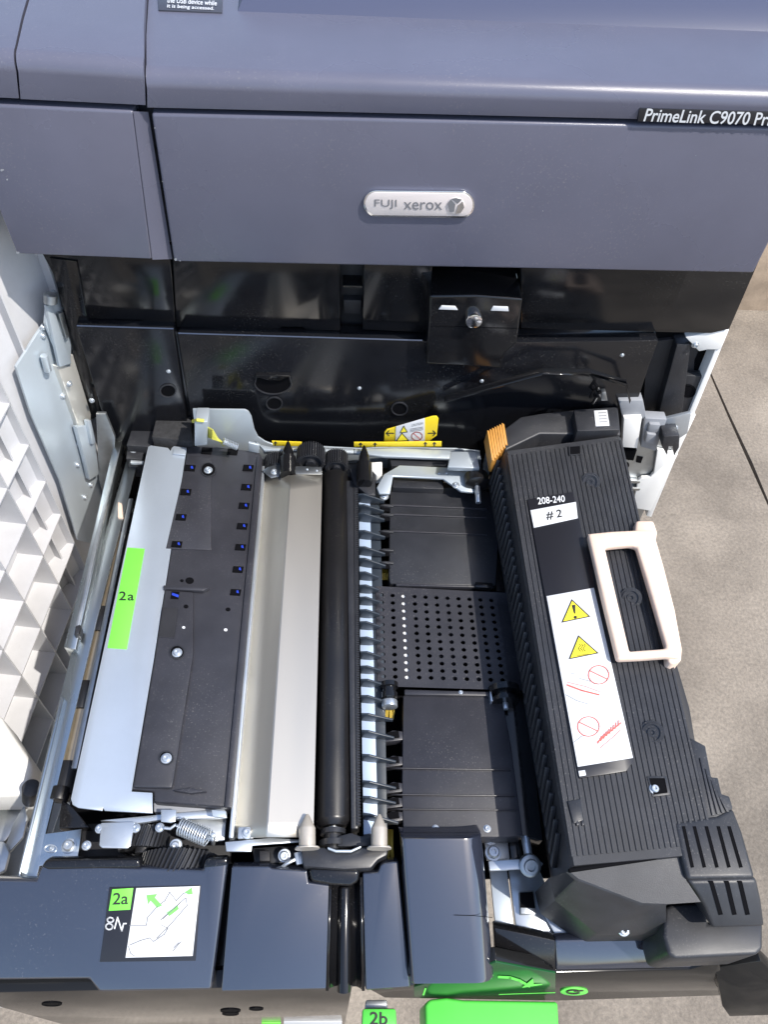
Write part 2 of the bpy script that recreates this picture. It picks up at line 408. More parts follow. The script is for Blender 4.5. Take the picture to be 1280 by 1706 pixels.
# USB notice
slab('usb_notice', [(262, -14), (371, -10), (370, 21), (264, 17)], off(TS, .0012), .0014, 'slate_dark', printer, .0002)
text('usb_notice_text', 'the USB device while', [(279, -4), (362, 2), (361, 10), (278, 5)], off(TS, .0012), 'white_print', printer, bold=.012)
text('usb_notice_text', 'it is being accessed.', [(279, 7), (357, 12), (356, 19), (278, 15)], off(TS, .0012), 'white_print', printer, bold=.012)
# name strip
slab('name_strip', [(1066, 181), (1400, 190), (1392, 211), (1063, 203)], off(FP, .0030), .006, 'label_black', printer, .0003)
text('name_text', 'PrimeLink C9070 Printer', [(1075, 181), (1330, 190), (1328, 212), (1072, 203)], off(FP, .0030), 'white_print', printer, lift=.00015, shear=.22, bold=.012)
# round lock dot left top
# badge
def rrect(x0, y0, x1, y1, r, skew=0., n=8):
    pts = []
    for cx, cy, a0 in ((x1-r, y0+r, -90), (x1-r, y1-r, 0), (x0+r, y1-r, 90), (x0+r, y0+r, 180)):
        for i in range(n+1):
            an = math.radians(a0+90*i/n); pts.append((cx+r*math.cos(an), cy+r*math.sin(an)))
    xm = (x0+x1)/2
    return [(x, y+skew*(x-xm)) for x, y in pts]
badge = slab('badge', rrect(606, 319, 791, 363, 21.5, .012), off(FP, .003), .0032, 'badge_rim', printer, .0006)
bp_ = off(FP, .0032)
slab('badge_face', rrect(609, 322, 788, 360, 18.8, .012), off(FP, .0036), .001, 'badge', badge, .0002)
text('badge_text', 'FUJI', [(624, 333), (661, 333.4), (661, 349), (624, 348.6)], off(FP, .0037), 'grey_print', badge, lift=.0003, bold=.0)
text('badge_text', 'xerox', [(673, 337), (737, 337.6), (737, 350.5), (673, 349.6)], off(FP, .0037), 'grey_print', badge, lift=.0003, bold=.0)
slab('badge_ball', ring_px(760, 344, 15, 14, 28), off(FP, .0044), .0012, 'badge', badge, .0004)
flat('badge_ball_mark', [(746, 340), (751, 333), (759, 341), (757, 353), (750, 354)], off(FP, .0044), 'grey_print', badge)
flat('badge_ball_mark', [(752, 332), (760, 330.5), (770, 333), (763, 340)], off(FP, .0044), 'grey_print', badge)
flat('badge_ball_mark', [(763, 343), (771, 336), (774, 346), (768, 355), (759, 357)], off(FP, .0044), 'badge_rim', badge)

for cx_, cy_, r_ in ((4, 284, 4), (12, 300, 2), (258, 214, 1.5), (271, 303, 1.2), (30, 421, 3), (293, 433, 3), (300, 435, 1.6), (60, 425, 1.5), (905, 352, .9), (1160, 260, .8)):
    flat('scuff', [(cx_+r_*random.uniform(.5, 1.3)*math.cos(a_), cy_+r_*.7*random.uniform(.4, 1.2)*math.sin(a_)) for a_ in (0, .9, 1.8, 2.7, 3.6, 4.5, 5.4)], FP, 'grey_plastic', printer, .0003, .0002)
# ---- inner black covers (upper row)
def wallpiece(name, px, pl, th=.012, m='black_gloss', bev=.0012): return slab(name, px, pl, th, m, printer, bev)
wallpiece('inner_cover', [(60, 405), (283, 415), (293, 538), (245, 537), (235, 534), (128, 531)], UP)
wallpiece('inner_cover', [(287, 415), (567, 425), (567, 552), (510, 551), (505, 546), (470, 545), (464, 550), (294, 546)], UP)
wallpiece('inner_cover', [(607, 425), (722, 428), (714, 555), (604, 550)], UP)
wallpiece('inner_cover', [(868, 430), (1268, 430), (1216, 549), (1185, 556), (868, 548)], UP)
wallpiece('inner_cover', [(566, 425), (610, 425), (608, 560), (568, 560)], ('y', YU+.016), .006, 'black_matte')
wallpiece('clip', [(571, 476), (604, 477), (604, 481), (571, 480)], UP, .02, 'black_gloss')
wallpiece('clip', [(572, 500), (603, 501), (602, 524), (573, 523)], ('y', YU+.008), .02, 'black_matte')
wallpiece('recess_panel', [(715, 420), (875, 422), (872, 500), (714, 496)], ('y', YU+.03), .006, 'void')
# latch box
lb = slab('latch_box', [(716, 493), (795, 492), (872, 498), (862, 572), (842, 590), (836, 614), (710, 607)], ('y', YU-.022), .045, 'black_gloss', printer, .0025, 3)
LB = ('y', YU-.022)
for q in ([(736, 510), (759, 511), (763, 517), (731, 516)], [(822, 511), (847, 512), (848, 519), (818, 518)]): slab('latch_window', q, off(LB, .001), .0015, 'white_print', lb, .0002)
p = PY(789, 527, YU-.022); cyl('latch_knob', p+Vector((0, -.008, 0)), p+Vector((0, .002, 0)), .0078, 'badge_rim', lb, 28, .0014)
strip_px('seam', [(718, 544), (866, 548)], .8, LB, 'void', lb, .0004)
# ---- lower inner wall
wallpiece('inner_wall', [(126, 543), (289, 548), (322, 770), (215, 770), (170, 690)], LP, .02, 'black_gloss2', .0014)
wallpiece('inner_wall', [(296, 556), (705, 568), (720, 572), (1098, 568), (1082, 610), (1040, 740), (1030, 830), (330, 770)], LP, .02, 'black_gloss2', .0014)
wallpiece('inner_wall_step', [(287, 549), (299, 556), (334, 770), (320, 770)], ('y', YL+.006), .02, 'black_gloss2', .001)
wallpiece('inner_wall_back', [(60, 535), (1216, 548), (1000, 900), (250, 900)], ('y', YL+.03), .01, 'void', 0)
for cx, cy, rx, ry in ((280, 652, 14, 11), (457, 673, 14, 11), (666, 682, 14, 11)):
    recess('hole', ring_px(cx, cy, rx, ry, 24), LP, .018, 'black_plastic', printer, .0012, .0014)
    hole(ring_px(cx, cy, rx-1.5, ry-1.5, 20), LP, printer, lift=.0004)
sl = [(424, 638)]+ring_px(455, 634, 31, 23, 14, 170, 10)[0:0]
big = ring_px(455, 637, 32, 21, 24, 10, 170)+[(427, 628), (445, 630), (468, 630), (483, 627)]
recess('slot', big, LP, .012, 'black_plastic', printer, .0012, .0016)
hole([(x*.95+455*.05, y*.93+640*.07) for x, y in big], LP, printer, lift=.0004)
slab('slot_lip', [(426, 628), (447, 634), (466, 634), (484, 628), (484, 625), (426, 625)], off(LP, .004), .006, 'black_gloss', printer, .0006)
recess('hole', ring_px(457, 628, 7, 5, 18), LP, .01, 'black_gloss', printer, .0006, .0012)
for q in ([(128, 542.5), (289, 547.5)], [(297, 555), (704, 567)]):
    a_, b_ = PY(*q[0], YL), PY(*q[1], YL); slab3('wall_edge', [a_+Vector((0, -.0006, -.0006)), b_+Vector((0, -.0006, -.0006)), b_+Vector((0, .0003, .0003)), a_+Vector((0, .0003, .0003))], (0, .001, -.001), 'panel_gloss', printer, 0)
for x, y in ((281, 619), (599, 647), (803, 635), (1037, 592)): screw(PY(x, y, YL), (0, -1, 0), .0024, printer)
# bent guide arm on the wall
gp = [PY(742, 668, YL-.012), PY(905, 621, YL-.025), PY(985, 622, YL-.025), PY(1045, 640, YL-.02), PY(1052, 668, YL-.015)]
bm = bmesh.new()
for i in range(4):
    a, b = gp[i], gp[i+1]; dz = Vector((0, 0, -.005)); dy = Vector((0, .007, 0))
    prism_into(bm, [a, b, b+dz, a+dz*.6], dy)
finish('guide_arm', bm, 'black_gloss', printer, .0008)
for k, (x, y) in enumerate(((992, 632), (996, 645), (990, 652), (1000, 655), (994, 662))):
    tube('connector_wire', [PY(x-6, y-8, YL-.02), PY(x, y, YL-.03), PY(x+(5 if k % 2 else -6), y+10, YL-.022)], .0016, 'black_gloss', printer, 7)
slab('connector_plug', [(1003, 655), (1010, 654), (1013, 668), (1002, 668)], ('y', YL-.03), .006, 'dull_steel', printer, .0005)
# ---- right column
wallpiece('right_post', [(1128, 575), (1152, 573), (1136, 700), (1095, 698)], ('y', YU+.004), .03, 'black_plastic', .0015)
wallpiece('right_post_back', [(1080, 570), (1175, 560), (1158, 600), (1150, 705), (1070, 700)], ('y', YU+.016), .02, 'black_matte', .001)
wallpiece('right_plate', [(1135, 625), (1180, 628), (1148, 700), (1122, 698)], ('y', YU+.008), .01, 'black_plastic', .0012)
recess('hole', ring_px(1147, 652, 13, 11, 24), ('y', YU+.008), .01, 'void', printer, .001, .0008)
hole(ring_px(1147, 652, 11, 9, 20), ('y', YU+.008), printer, lift=.0004)
wallpiece('right_corner_bracket', [(1143, 563), (1190, 552), (1212, 551), (1202, 583), (1180, 583), (1165, 586), (1155, 575)], ('y', YU+.002), .008, 'white_plastic', .001)
screw(PY(1159, 575, YU+.002), (0, -1, 0), .004, printer)
# white right side panel: long in Y, its front edge shows
e = [PY(1206, 549, YU+.004), PY(1216, 549, YU+.004), PY(1086, 862, YU+.004), PY(1077, 860, YU+.004)]
slab3('side_panel', e, (0, .55, 0), 'white_plastic', printer, .0012)
slab('side_panel_flange', [(1160, 692), (1150, 690), (1070, 846), (1084, 852)], ('y', YU+.003), .006, 'white_plastic', printer, .0008)
wallpiece('frame_plate', [(1096, 749), (1130, 757), (1083, 851), (1054, 846), (1064, 800), (1070, 796), (1084, 795), (1090, 788)], ('y', YU-.001), .004, 'white_plastic', .0006)
wallpiece('frame_back', [(1030, 700), (1125, 745), (1060, 880), (1010, 860)], ('y', YU+.004), .004, 'dull_steel', .0006)
for x, y, r in ((1044, 775, 5), (1042, 786, 3), (1048, 764, 3)): hole(ring_px(x, y, r, r, 14), ('y', YU+.004), printer)
slab('frame_slot', [(1062, 760), (1072, 762), (1068, 772), (1060, 770)], ('y', YU+.003), .002, 'void', printer, 0)
for y in (800, 812): slab('frame_rib', [(1040, y), (1068, y+2), (1066, y+6), (1040, y+4)], ('y', YU-.002), .006, 'dull_steel', printer, .0006)
slab('latch_block', [(1031, 668), (1072, 667), (1078, 698), (1038, 700)], ('y', YU-.015), .014, 'grey_plastic', printer, .0015)
slab('latch_block_face', [(1040, 697), (1070, 696), (1062, 747), (1037, 745)], ('y', YU-.020), .012, 'white_plastic', printer, .0006)
slab('latch_block_slot', [(1038, 752), (1062, 750), (1056, 768), (1036, 765)], ('y', YU-.01), .02, 'void', printer, .0008)
sw = slab('switch_plate', [(1076, 697), (1112, 699), (1093, 752), (1068, 745)], ('y', YU-.018), .012, 'grey_plastic', printer, .0012)
slab('switch_rocker', [(1083, 707), (1101, 708), (1096, 722), (1080, 720)], ('y', YU-.022), .006, 'grey_plastic', sw, .001)
slab('switch_rocker', [(1079, 723), (1095, 725), (1089, 740), (1075, 738)], ('y', YU-.025), .008, 'grey_plastic', sw, .001)
slab('steel_tab', [(1110, 698), (1152, 688), (1146, 722), (1130, 732), (1104, 728)], ('y', YU-.016), .004, 'zinc', printer, .0006)
screw(PY(1125, 714, YU-.016), (0, -1, 0), .0042, printer)
hk = [(1107, 727), (1133, 726), (1132, 746), (1124, 760), (1121, 744), (1115, 744), (1112, 759), (1103, 744)]
slab('hook', hk, ('y', YU-.034), .020, 'black_plastic', printer, .0008)
# ---- left hinge plates
A_, B_ = Vector((-.318, .50, 0)), Vector((-.283, .565, 0))
HP = plane3(A_, B_, A_+Vector((0, 0, 1)))
hp = slab('hinge_plate', [(27, 612), (60, 560), (74, 540), (84, 548), (118, 645), (158, 762), (180, 842), (150, 905), (130, 900), (100, 800), (52, 690)], HP, .003, 'zinc_white', printer, .0006)
slab('hinge_plate', [(80, 492), (92, 484), (108, 498), (120, 535), (118, 612), (104, 610), (76, 540)], off(HP, .006), .003, 'zinc_white', hp, .0005)
slab('hinge_bracket', [(78, 510), (88, 508), (120, 606), (100, 612)], off(HP, .010), .004, 'zinc_white', hp, .0008)
slab('hinge_bracket', [(98, 524), (106, 520), (116, 560), (111, 566)], off(HP, .011), .004, 'dull_steel', hp, .0006)
slab('hinge_block', [(96, 612), (122, 590), (152, 690), (152, 708), (131, 712)], off(HP, .006), .008, 'badge_rim2', hp, .0012)
slab('hinge_bracket', [(128, 712), (152, 708), (160, 742), (165, 790), (150, 800), (142, 765)], off(HP, .009), .006, 'zinc_white', hp, .0006)
slab('hinge_bracket', [(146, 702), (152, 700), (160, 736), (154, 742)], off(HP, .013), .006, 'zinc_white', hp, .001)
lathe('hinge_pin', PP(84, 505, off(HP, .012)), PP(84, 489, off(HP, .012)), [(0, .006), (.85, .006), (1, .0045)], 'dull_steel', hp, 18)
for x, y in ((72, 546), (72, 560), (105, 660), (132, 740), (130, 775), (147, 793), (152, 808), (142, 829), (155, 667), (116, 640)):
    screw(PP(x, y, off(HP, .0005 if y > 640 or y < 600 else .012)), HP[1], .0034, hp)
cyl('hinge_barrel', PP(73, 592, off(HP, .006)), PP(80, 618, off(HP, .006)), .0036, 'zinc_white', hp, 14)
# inner left steel wall behind the hinge plates
slab('left_inner_plate', [(160, 690), (176, 690), (192, 730), (180, 860), (165, 800)], ('y', YL-.01), .004, 'dull_steel', printer, .0005)
slab('left_post', [(82, 430), (128, 436), (175, 690), (150, 700)], ('y', YU-.002), .01, 'black_gloss', printer, .001)
screw(PY(153, 668, YU-.012), (0, -1, 0), .003, printer)
# ---- open front door with its ribs
H = Vector((-.332, .560, 0)); u = Vector((-.115, -1, 0)).normalized(); n = Vector((-u.y, u.x, 0))
if n.x < 0: n = -n
def D(a, z, d): return H+u*a+Vector((0, 0, z))+n*d
Z0, Z1, LEN = -.43, .262, .47
hd_ = (B_-A_).normalized(); ha, hb = A_-hd_*.07-HP[1]*.012, B_+hd_*.06-HP[1]*.012
hinge_side = slab3('door_hinge_side', [ha+Vector((0, 0, .285)), hb+Vector((0, 0, .285)), hb+Vector((0, 0, -.25)), ha+Vector((0, 0, -.25))], -HP[1]*.004, 'door_white', printer, .001)
for k in range(4):
    c_ = ha.lerp(hb, .08+k*.28); slab3('rib', [c_+Vector((0, 0, .285)), c_+hd_*.002+Vector((0, 0, .285)), c_+hd_*.002+Vector((0, 0, -.25)), c_+Vector((0, 0, -.25))], HP[1]*.010, 'door_white', hinge_side, 0)
door = slab3('front_door', [D(0, Z1, 0), D(LEN, Z1, 0), D(LEN, Z0, 0), D(0, Z0, 0)], -n*.004, 'door_white', printer, .001)
def rib(a0, z0, a1, z1, dep=.027, th=.0018):
    d = Vector((0, 0, 1)) if abs(a1-a0) > abs(z1-z0) else u
    return slab3('rib', [D(a0, z0, .0001)-d*th/2, D(a1, z1, .0001)-d*th/2, D(a1, z1, .0001)+d*th/2, D(a0, z0, .0001)+d*th/2], n*dep, 'door_white', door, 0)
k = .03
while k < LEN:
    rib(k, Z0, k, Z1); k += .056
z = Z0
while z < Z1+.001:
    rib(.03, z, LEN, z); z += .0577
slab3('door_frame', [D(LEN-.012, Z1, 0), D(LEN, Z1, 0), D(LEN, Z0, 0), D(LEN-.012, Z0, 0)], n*.034, 'door_white', door, .002)
# lower-left white door handle shell
slab('door_handle', [(-90, 1150), (0, 1190), (20, 1222), (54, 1272), (50, 1300), (40, 1324), (-90, 1326)], ('z', -.115), .05, 'white_plastic', printer, .006, 3)
slab('lower_door_frame', [(-90, 1344), (42, 1322), (60, 1330), (10, 1400), (-90, 1470)], ('z', -.165), .02, 'dull_steel', printer, .003)
slab('lower_bracket', [(10, 1405), (22, 1370), (40, 1340), (46, 1362), (38, 1394), (5, 1430)], ('z', -.15), .004, 'zinc', printer, .0008)
slab('lower_bracket', [(-60, 1390), (8, 1402), (16, 1420), (8, 1450), (-60, 1475)], ('z', -.14), .006, 'zinc', printer, .002)
cyl('door_stop', P(52, 1312, -.10), P(52, 1330, -.13), .008, 'black_plastic', printer)

# ================================================================== TRANSFER DRAWER
dr = thing('drawer', (0, .3, -.12), 'pulled-out black and steel paper transfer drawer with green 2a flap', 'drawer')
box('drawer_floor', (-.235, .15, -.100), (.285, .57, -.094), 'void', dr, .001)
for xx in (.283,): box('drawer_side', (xx, .15, -.12), (xx+.004, .57, -.04), 'dull_steel', dr, .0006)
# ---- left rails
slab('slide_rail', [(196, 712), (210, 700), (166, 905), (126, 1082), (106, 1078), (150, 905)], ('z', -.022), .022, 'rail_steel', dr, .0012)
slab('slide_rail_groove', [(203, 730), (207, 720), (163, 905), (131, 1045), (124, 1045), (155, 905)], ('z', -.0205), .001, 'dull_steel', dr, .0002)
slab('slide_stop', [(126, 1042), (134, 1040), (131, 1056), (123, 1058)], ('z', -.016), .012, 'black_plastic', dr, .0008)
slab('drawer_rail', [(212, 762), (231, 762), (160, 1040), (76, 1388), (137, 1380), (129, 1431), (66, 1443), (60, 1468), (26, 1466), (100, 1160), (140, 1005)], ('z', -.030), .003, 'rail_steel', dr, .0008)
slab('rail_lip', [(100, 1160), (106, 1160), (32, 1466), (26, 1466)], ('z', -.024), .012, 'rail_steel', dr, .0012)
screw(P(115, 1409, -.030), (0, 0, 1), .0062, dr)
recess('slot', ring_px(84, 1413, 11, 7, 18), ('z', -.030), .004, 'zinc', dr, .0008, .0008); screw(P(86, 1413, -.030), (0, 0, 1), .0022, dr)
# ---- roller and dark rods between the rail and the flap
cyl('feed_roller', P(205, 885, -.045), P(120, 1275, -.045), .0105, 'copper_roll', dr)
for (x, y) in ((207, 878), (170, 1040), (142, 1165), (112, 1300)):
    p = P(x, y, -.045); d = (P(120, 1275, -.045)-P(205, 885, -.045)).normalized()
    cyl('roller_collar', p-d*.013, p+d*.013, .0135, 'rubber', dr)
slab('inner_channel', [(205, 770), (228, 762), (112, 1330), (84, 1330)], ('z', -.075), .01, 'black_matte', dr, .001)
slab('inner_rod', [(214, 830), (222, 830), (128, 1280), (118, 1280)], ('z', -.03), .006, 'dull_steel', dr, .0008)
slab('side_bracket', [(103, 1330), (122, 1345), (150, 1378), (98, 1380), (100, 1350)], ('z', -.035), .03, 'black_gloss', dr, .001)
cyl('shaft_end', P(103, 1312, -.035), P(97, 1334, -.035), .0075, 'rubber', dr)
tt = slab('steel_lever', [(196, 835), (203, 838), (205, 862), (196, 862)], ('z', -.028), .01, 'ivory', dr, .0012)
# ---- rear-left corner
foam = slab('foam_block', [(264, 678), (318, 680), (320, 735), (252, 728)], ('z', .012), .06, 'foam', dr, .002)
slab('foam_strip', [(262, 674), (322, 676), (322, 684), (262, 682)], ('z', .016), .004, 'dull_steel', dr, .0005)
slab('corner_block', [(222, 705), (262, 708), (254, 745), (210, 742)], ('z', -.005), .05, 'black_plastic', dr, .0015)
slab('corner_block', [(212, 745), (240, 745), (238, 766), (210, 764)], ('z', -.015), .03, 'black_plastic', dr, .001)
screw(P(223, 749, -.015), (0, 0, 1), .005, dr)
slab('corner_plate', [(218, 766), (240, 768), (238, 772), (217, 771)], ('z', -.01), .003, 'zinc', dr, .0004)
tube('rail_end', [P(196, 708, -.01), P(205, 697, -.01), P(214, 702, -.01), P(206, 714, -.01)], .0028, 'dull_steel', dr)
# ---- green 2a flap
FL = ('z', .004)
flap = slab('guide_flap', [(245, 752), (247, 744), (252, 742), (280, 746), (284, 751), (286, 746), (290, 743), (311, 746), (256, 1100), (219, 1318), (254, 1320), (254, 1354), (174, 1350), (172, 1345), (170, 1350), (130, 1345), (121, 1340), (118, 1330)], FL, .002, 'flap_white', dr, .0005)
slab('flap_tab', [(289, 747), (311, 748), (309, 758), (288, 756)], off(FL, .002), .0012, 'flap_white', flap, .0004)
slab('green_label', [(212, 912), (241, 914), (211, 1081), (179, 1079)], off(FL, .0006), .0007, 'green', flap, .0001)
text('label_text', '2a', [(199, 985), (224, 985.5), (223, 1000.5), (198, 1000)], off(FL, .0006), 'black_print', flap, lift=.0004, bold=.012, spacing=1.15)
# ---- black guide cover
GP = ('z', .003)
gc = slab('guide_cover', [(312, 744), (345, 742), (432, 752), (438, 764), (410, 1050), (386, 1345), (256, 1335), (256, 1318), (218, 1315), (255, 1105)], GP, .02, 'guide', dr, .002, 3)
slab('guide_step', [(312, 760), (352, 764), (352, 916), (276, 914)], off(GP, .0012), .002, 'guide', gc, .0006)
slab('guide_block', [(275, 982), (322, 986), (322, 1090), (289, 1300), (286, 1312), (222, 1310), (256, 1105)], off(GP, .004), .006, 'guide', gc, .0014, 3)
slab('guide_ridge', [(272, 974), (350, 978), (338, 984), (272, 981)], off(GP, .005), .006, 'guide', gc, .0012)
slab('guide_ridge', [(288, 1316), (318, 1311), (345, 1318), (318, 1321)], off(GP, .004), .006, 'guide', gc, .001)
slab('guide_edge', [(428, 760), (437, 764), (386, 1345), (374, 1344)], off(GP, .0025), .004, 'guide', gc, .001)
lens_px = [(317, 779), (310, 819), (302, 861), (295, 906), (414, 779), (411, 811), (407, 842), (404, 876), (401, 911), (397, 948), (393, 986)]
for x, y in lens_px+[(345, 750), (388, 752)]:
    lf_ = .0014 if x < 352 else .0002
    sk = -1.5
    q = [(x-8, y-5), (x+9, y-4), (x+7, y+6), (x-10, y+5)]
    s_ = recess('sensor_slot', q, off(GP, lf_), .006, 'void', gc, .0006, .0006)
    hole(q, off(GP, lf_), gc, lift=.0003, name='slot_shadow')
    if y > 760: slab('sensor_lens', [(x+1, y-2.5), (x+4, y-3), (x+5, y+2), (x+1, y+1)], off(GP, lf_+.0008), .0004, 'blue_lens', gc, .0001)
q = [(286, 985), (299, 986), (297, 998), (284, 997)]
hole(q, off(GP, .004), gc, lift=.0005, name='slot_shadow'); slab('sensor_lens', [(287, 987), (298, 991), (297, 995), (286, 991)], off(GP, .0052), .0004, 'blue_lens', gc, .0001)
q = [(271, 1011), (297, 1012), (291, 1063), (264, 1061)]
recess('pocket', q, off(GP, .004), .006, 'guide', gc, .0005, .0006); hole(q, off(GP, .004), gc, lift=.0003, m='black_matte', name='pocket_floor')
for x, y, r, l in ((316, 967, 7, 0), (303, 967, 3, 0), (310, 1010, 4, .004), (380, 1015, 4, 0)): hole(ring_px(x, y, r, r*.75, 16), off(GP, l), gc)
for x, y, r, l in ((306, 1045, 2.6, .004), (376, 1049, 3, 0)): hole(ring_px(x, y, r, r*.8, 12), off(GP, l), gc, m='white_print', name='peg')
for x, y, l in ((347, 782, .0012), (295, 1086, .004), (277, 1262, .004)):
    recess('screw_well', ring_px(x, y, 13, 12, 24), off(GP, l), .003, 'black_plastic', gc, .001, .001)
    hole(ring_px(x, y, 12.5, 11.5, 24), off(GP, l), gc, lift=.0005, name='screw_well_floor')
    screw(P(x, y+1, GP[1]+l+.0008), (0, 0, 1), .0046, gc)
slab('lower_guide_plate', [(256, 1330), (376, 1342), (374, 1356), (256, 1352)], ('z', -.006), .01, 'grey_plastic', dr, .001)

# ---- steel edge beside the transfer unit
slab('steel_edge', [(437, 776), (441, 776), (388, 1395), (381, 1395)], ('z', .001), .03, 'zinc', dr, .0006)

# ================================================================== TRANSFER ROLLER UNIT
tu = thing('transfer_roller_unit', P(520, 1100, -.03), 'stainless-covered transfer roller unit with black rubber roller and blue-grey fins', 'roller unit')
# folded stainless cover: left facet slopes down, right facet is level
bm = bmesh.new(); N = 24
Lz, Fz, Rz = -.014, .012, .009
rows = []
for i in range(N+1):
    t = i/N
    l = P(436-54*t, 786+610*t, Lz); f = P(484-40*t, 792+602*t, Fz); r = P(537-15*t, 784+610*t, Rz)
    f1 = f.lerp(l, .02); f2 = f.lerp(r, .02)
    rows.append([l+Vector((0, 0, -.01)), l, f1, f2, r, r+Vector((0, 0, -.012))])
grid_into(bm, rows)
cov = finish('cover_plate', bm, 'stainless', tu, ang=12)
sol = cov.modifiers.new('thickness', 'SOLIDIFY'); sol.thickness = .0012; sol.offset = -1
slab('cover_tab', [(489, 776), (536, 778), (537, 790), (486, 789)], ('z', .012), .0014, 'dull_steel', tu, .0004)
for x, y in ((512, 782), (528, 784)): screw(P(x, y, .012), (0, 0, 1), .0014, tu)
slab('cover_tab', [(437, 784), (446, 778), (470, 771), (484, 772), (484, 790), (452, 796)], ('z', .004), .0014, 'dull_steel', tu, .0004)
screw(P(457, 786, .004), (0, 0, 1), .004, tu)
fb = slab('cover_tab', [(375, 1402), (398, 1400), (450, 1395), (503, 1398), (503, 1402), (420, 1408), (419, 1418), (377, 1418)], ('z', .0), .002, 'zinc', tu, .0006)
slab('cover_clip', [(397, 1377), (424, 1376), (422, 1396), (396, 1397)], ('z', .0), .003, 'zinc', tu, .0008); screw(P(412, 1387, .0005), (0, 0, 1), .0046, tu)
# roller
ra, rb = P(559, 795, -.008), P(555, 1378, -.008)
lathe('rubber_roller', ra, rb, [(0, .006), (.001, .0132), (.004, .0139), (.5, .0140), (.985, .0140), (.99, .0134), (1, .010)], 'rubber', tu, 48)
dR = (rb-ra).normalized()
cyl('roller_shaft', ra-dR*.02, rb+dR*.03, .0045, 'dull_steel', tu)
lathe('roller_bushing', rb+dR*.002, rb+dR*.02, [(0, .010), (.2, .010), (.21, .007), (.45, .007), (.46, .011), (.7, .011), (.71, .006), (1, .006)], 'black_plastic', tu)
lathe('roller_bushing', ra-dR*.014, ra-dR*.001, [(0, .011), (.4, .011), (.41, .008), (1, .008)], 'black_plastic', tu)
# side channel + toothed strip
bm = bmesh.new()
prism_into(bm, [P(577, 800, .0), P(590, 800, .0), P(597, 1380, .0), P(585, 1380, .0)], Vector((0, 0, -.03)))
finish('side_channel', bm, 'black_plastic', tu, .0012)
bm = bmesh.new(); nT = 150
s0, s1 = P(595, 808, .002), P(599, 1372, .002)
prism_into(bm, [P(590, 806, .001), P(594, 806, .001), P(599, 1375, .001), P(594, 1375, .001)], Vector((0, 0, -.02)))
for i in range(nT):
    c = s0.lerp(s1, i/(nT-1)); prism_into(bm, [c+Vector((-.0016, -.0006, 0)), c+Vector((.0010, -.0006, 0)), c+Vector((.0010, .0006, 0)), c+Vector((-.0016, .0006, 0))], Vector((0, 0, -.006)))
ts = finish('toothed_strip', bm, 'black_plastic', tu); ts['kind'] = 'stuff'
# pale strip and fins
slab('pale_strip', [(598, 812), (616, 806), (622, 1060), (630, 1386), (606, 1390), (600, 1060)], ('z', -.010), .002, 'pale_blue', tu, .0004)
slab('strip_backing', [(612, 812), (632, 812), (640, 1060), (646, 1386), (628, 1386), (619, 1060)], ('z', -.012), .012, 'fin', tu, .001)
fins = [(822, 641, 12), (840, 640, 11), (854, 641, 11), (883, 642, 11), (910, 642, 12), (929, 643, 13), (952, 631, 9), (974, 632, 8), (994, 633, 8), (1015, 633, 8), (1035, 634, 8), (1061, 635, 7),
        (1085, 635, 8), (1109, 635, 7), (1131, 637, 8), (1158, 637, 8), (1188, 655, 10), (1216, 657, 12), (1256, 660, 12), (1300, 660, 12), (1326, 660, 11), (1354, 664, 16)]
for y, tx, dy in fins:
    x0 = 598+(y-820)*.014
    q = [P(x0-1, y-4, .004), P(x0+6, y-3, .008), P(tx, y+dy-1, -.001), P(tx, y+dy+2, -.004), P(x0+8, y+5, -.010), P(x0-1, y+3, -.010)]
    c0, c1 = P(x0-1, y, .004), P(tx, y+dy, -.002)
    d = (c1-c0); d.z = 0; d.normalize(); s_ = Vector((-d.y, d.x, 0))*.0008
    # upright wedge: tall at the strip, pointed at the tip
    pr = [c0+Vector((0, 0, -.016)), c0+Vector((0, 0, -.001)), c0+d*.006+Vector((0, 0, .0005)), c1+Vector((0, 0, 0)), c1+Vector((0, 0, -.004)), c0+d*.01+Vector((0, 0, -.014))]
    slab3('fin', [p-s_ for p in pr], s_*2, 'fin', tu, .0003)

# ================================================================== DRAWER CONTINUED: right trays
TZ = -.012
tr = slab('paper_guide', [(652, 812), (800, 812), (836, 832), (826, 976), (650, 972), (648, 960), (650, 820)], ('z', TZ), .02, 'black_plastic', dr, .0012)
for y0, y1 in ((840, 846), (855, 861), (883, 889)):
    slab('guide_line', [(640, y0), (660, y0-.5), (812, y1), (812, y1+2), (660, y0+2.4), (640, y0+3)], ('z', TZ+.002), .004, 'guide', tr, .0004)
for y in (840, 855, 883, 914, 935):
    slab('guide_finger', [(632, y+1), (640, y-1), (656, y), (656, y+4), (640, y+3)], ('z', TZ+.003), .012, 'black_plastic', tr, .0008)
    slab('finger_gap', [(634, y+5), (648, y+4), (650, y+12), (640, y+12)], ('z', TZ+.0006), .001, 'void', tr, 0)
slab('guide_lip', [(660, 971), (792, 975), (792, 978), (660, 975)], ('z', TZ+.003), .006, 'guide', tr, .0006)
slab('guide_lip_end', [(792, 969), (822, 971), (822, 979), (792, 978)], ('z', TZ+.004), .01, 'black_gloss', tr, .0008)
slab('tray_side', [(800, 812), (842, 820), (905, 1400), (852, 1385), (826, 976)], ('z', TZ-.008), .02, 'black_gloss', dr, .001)
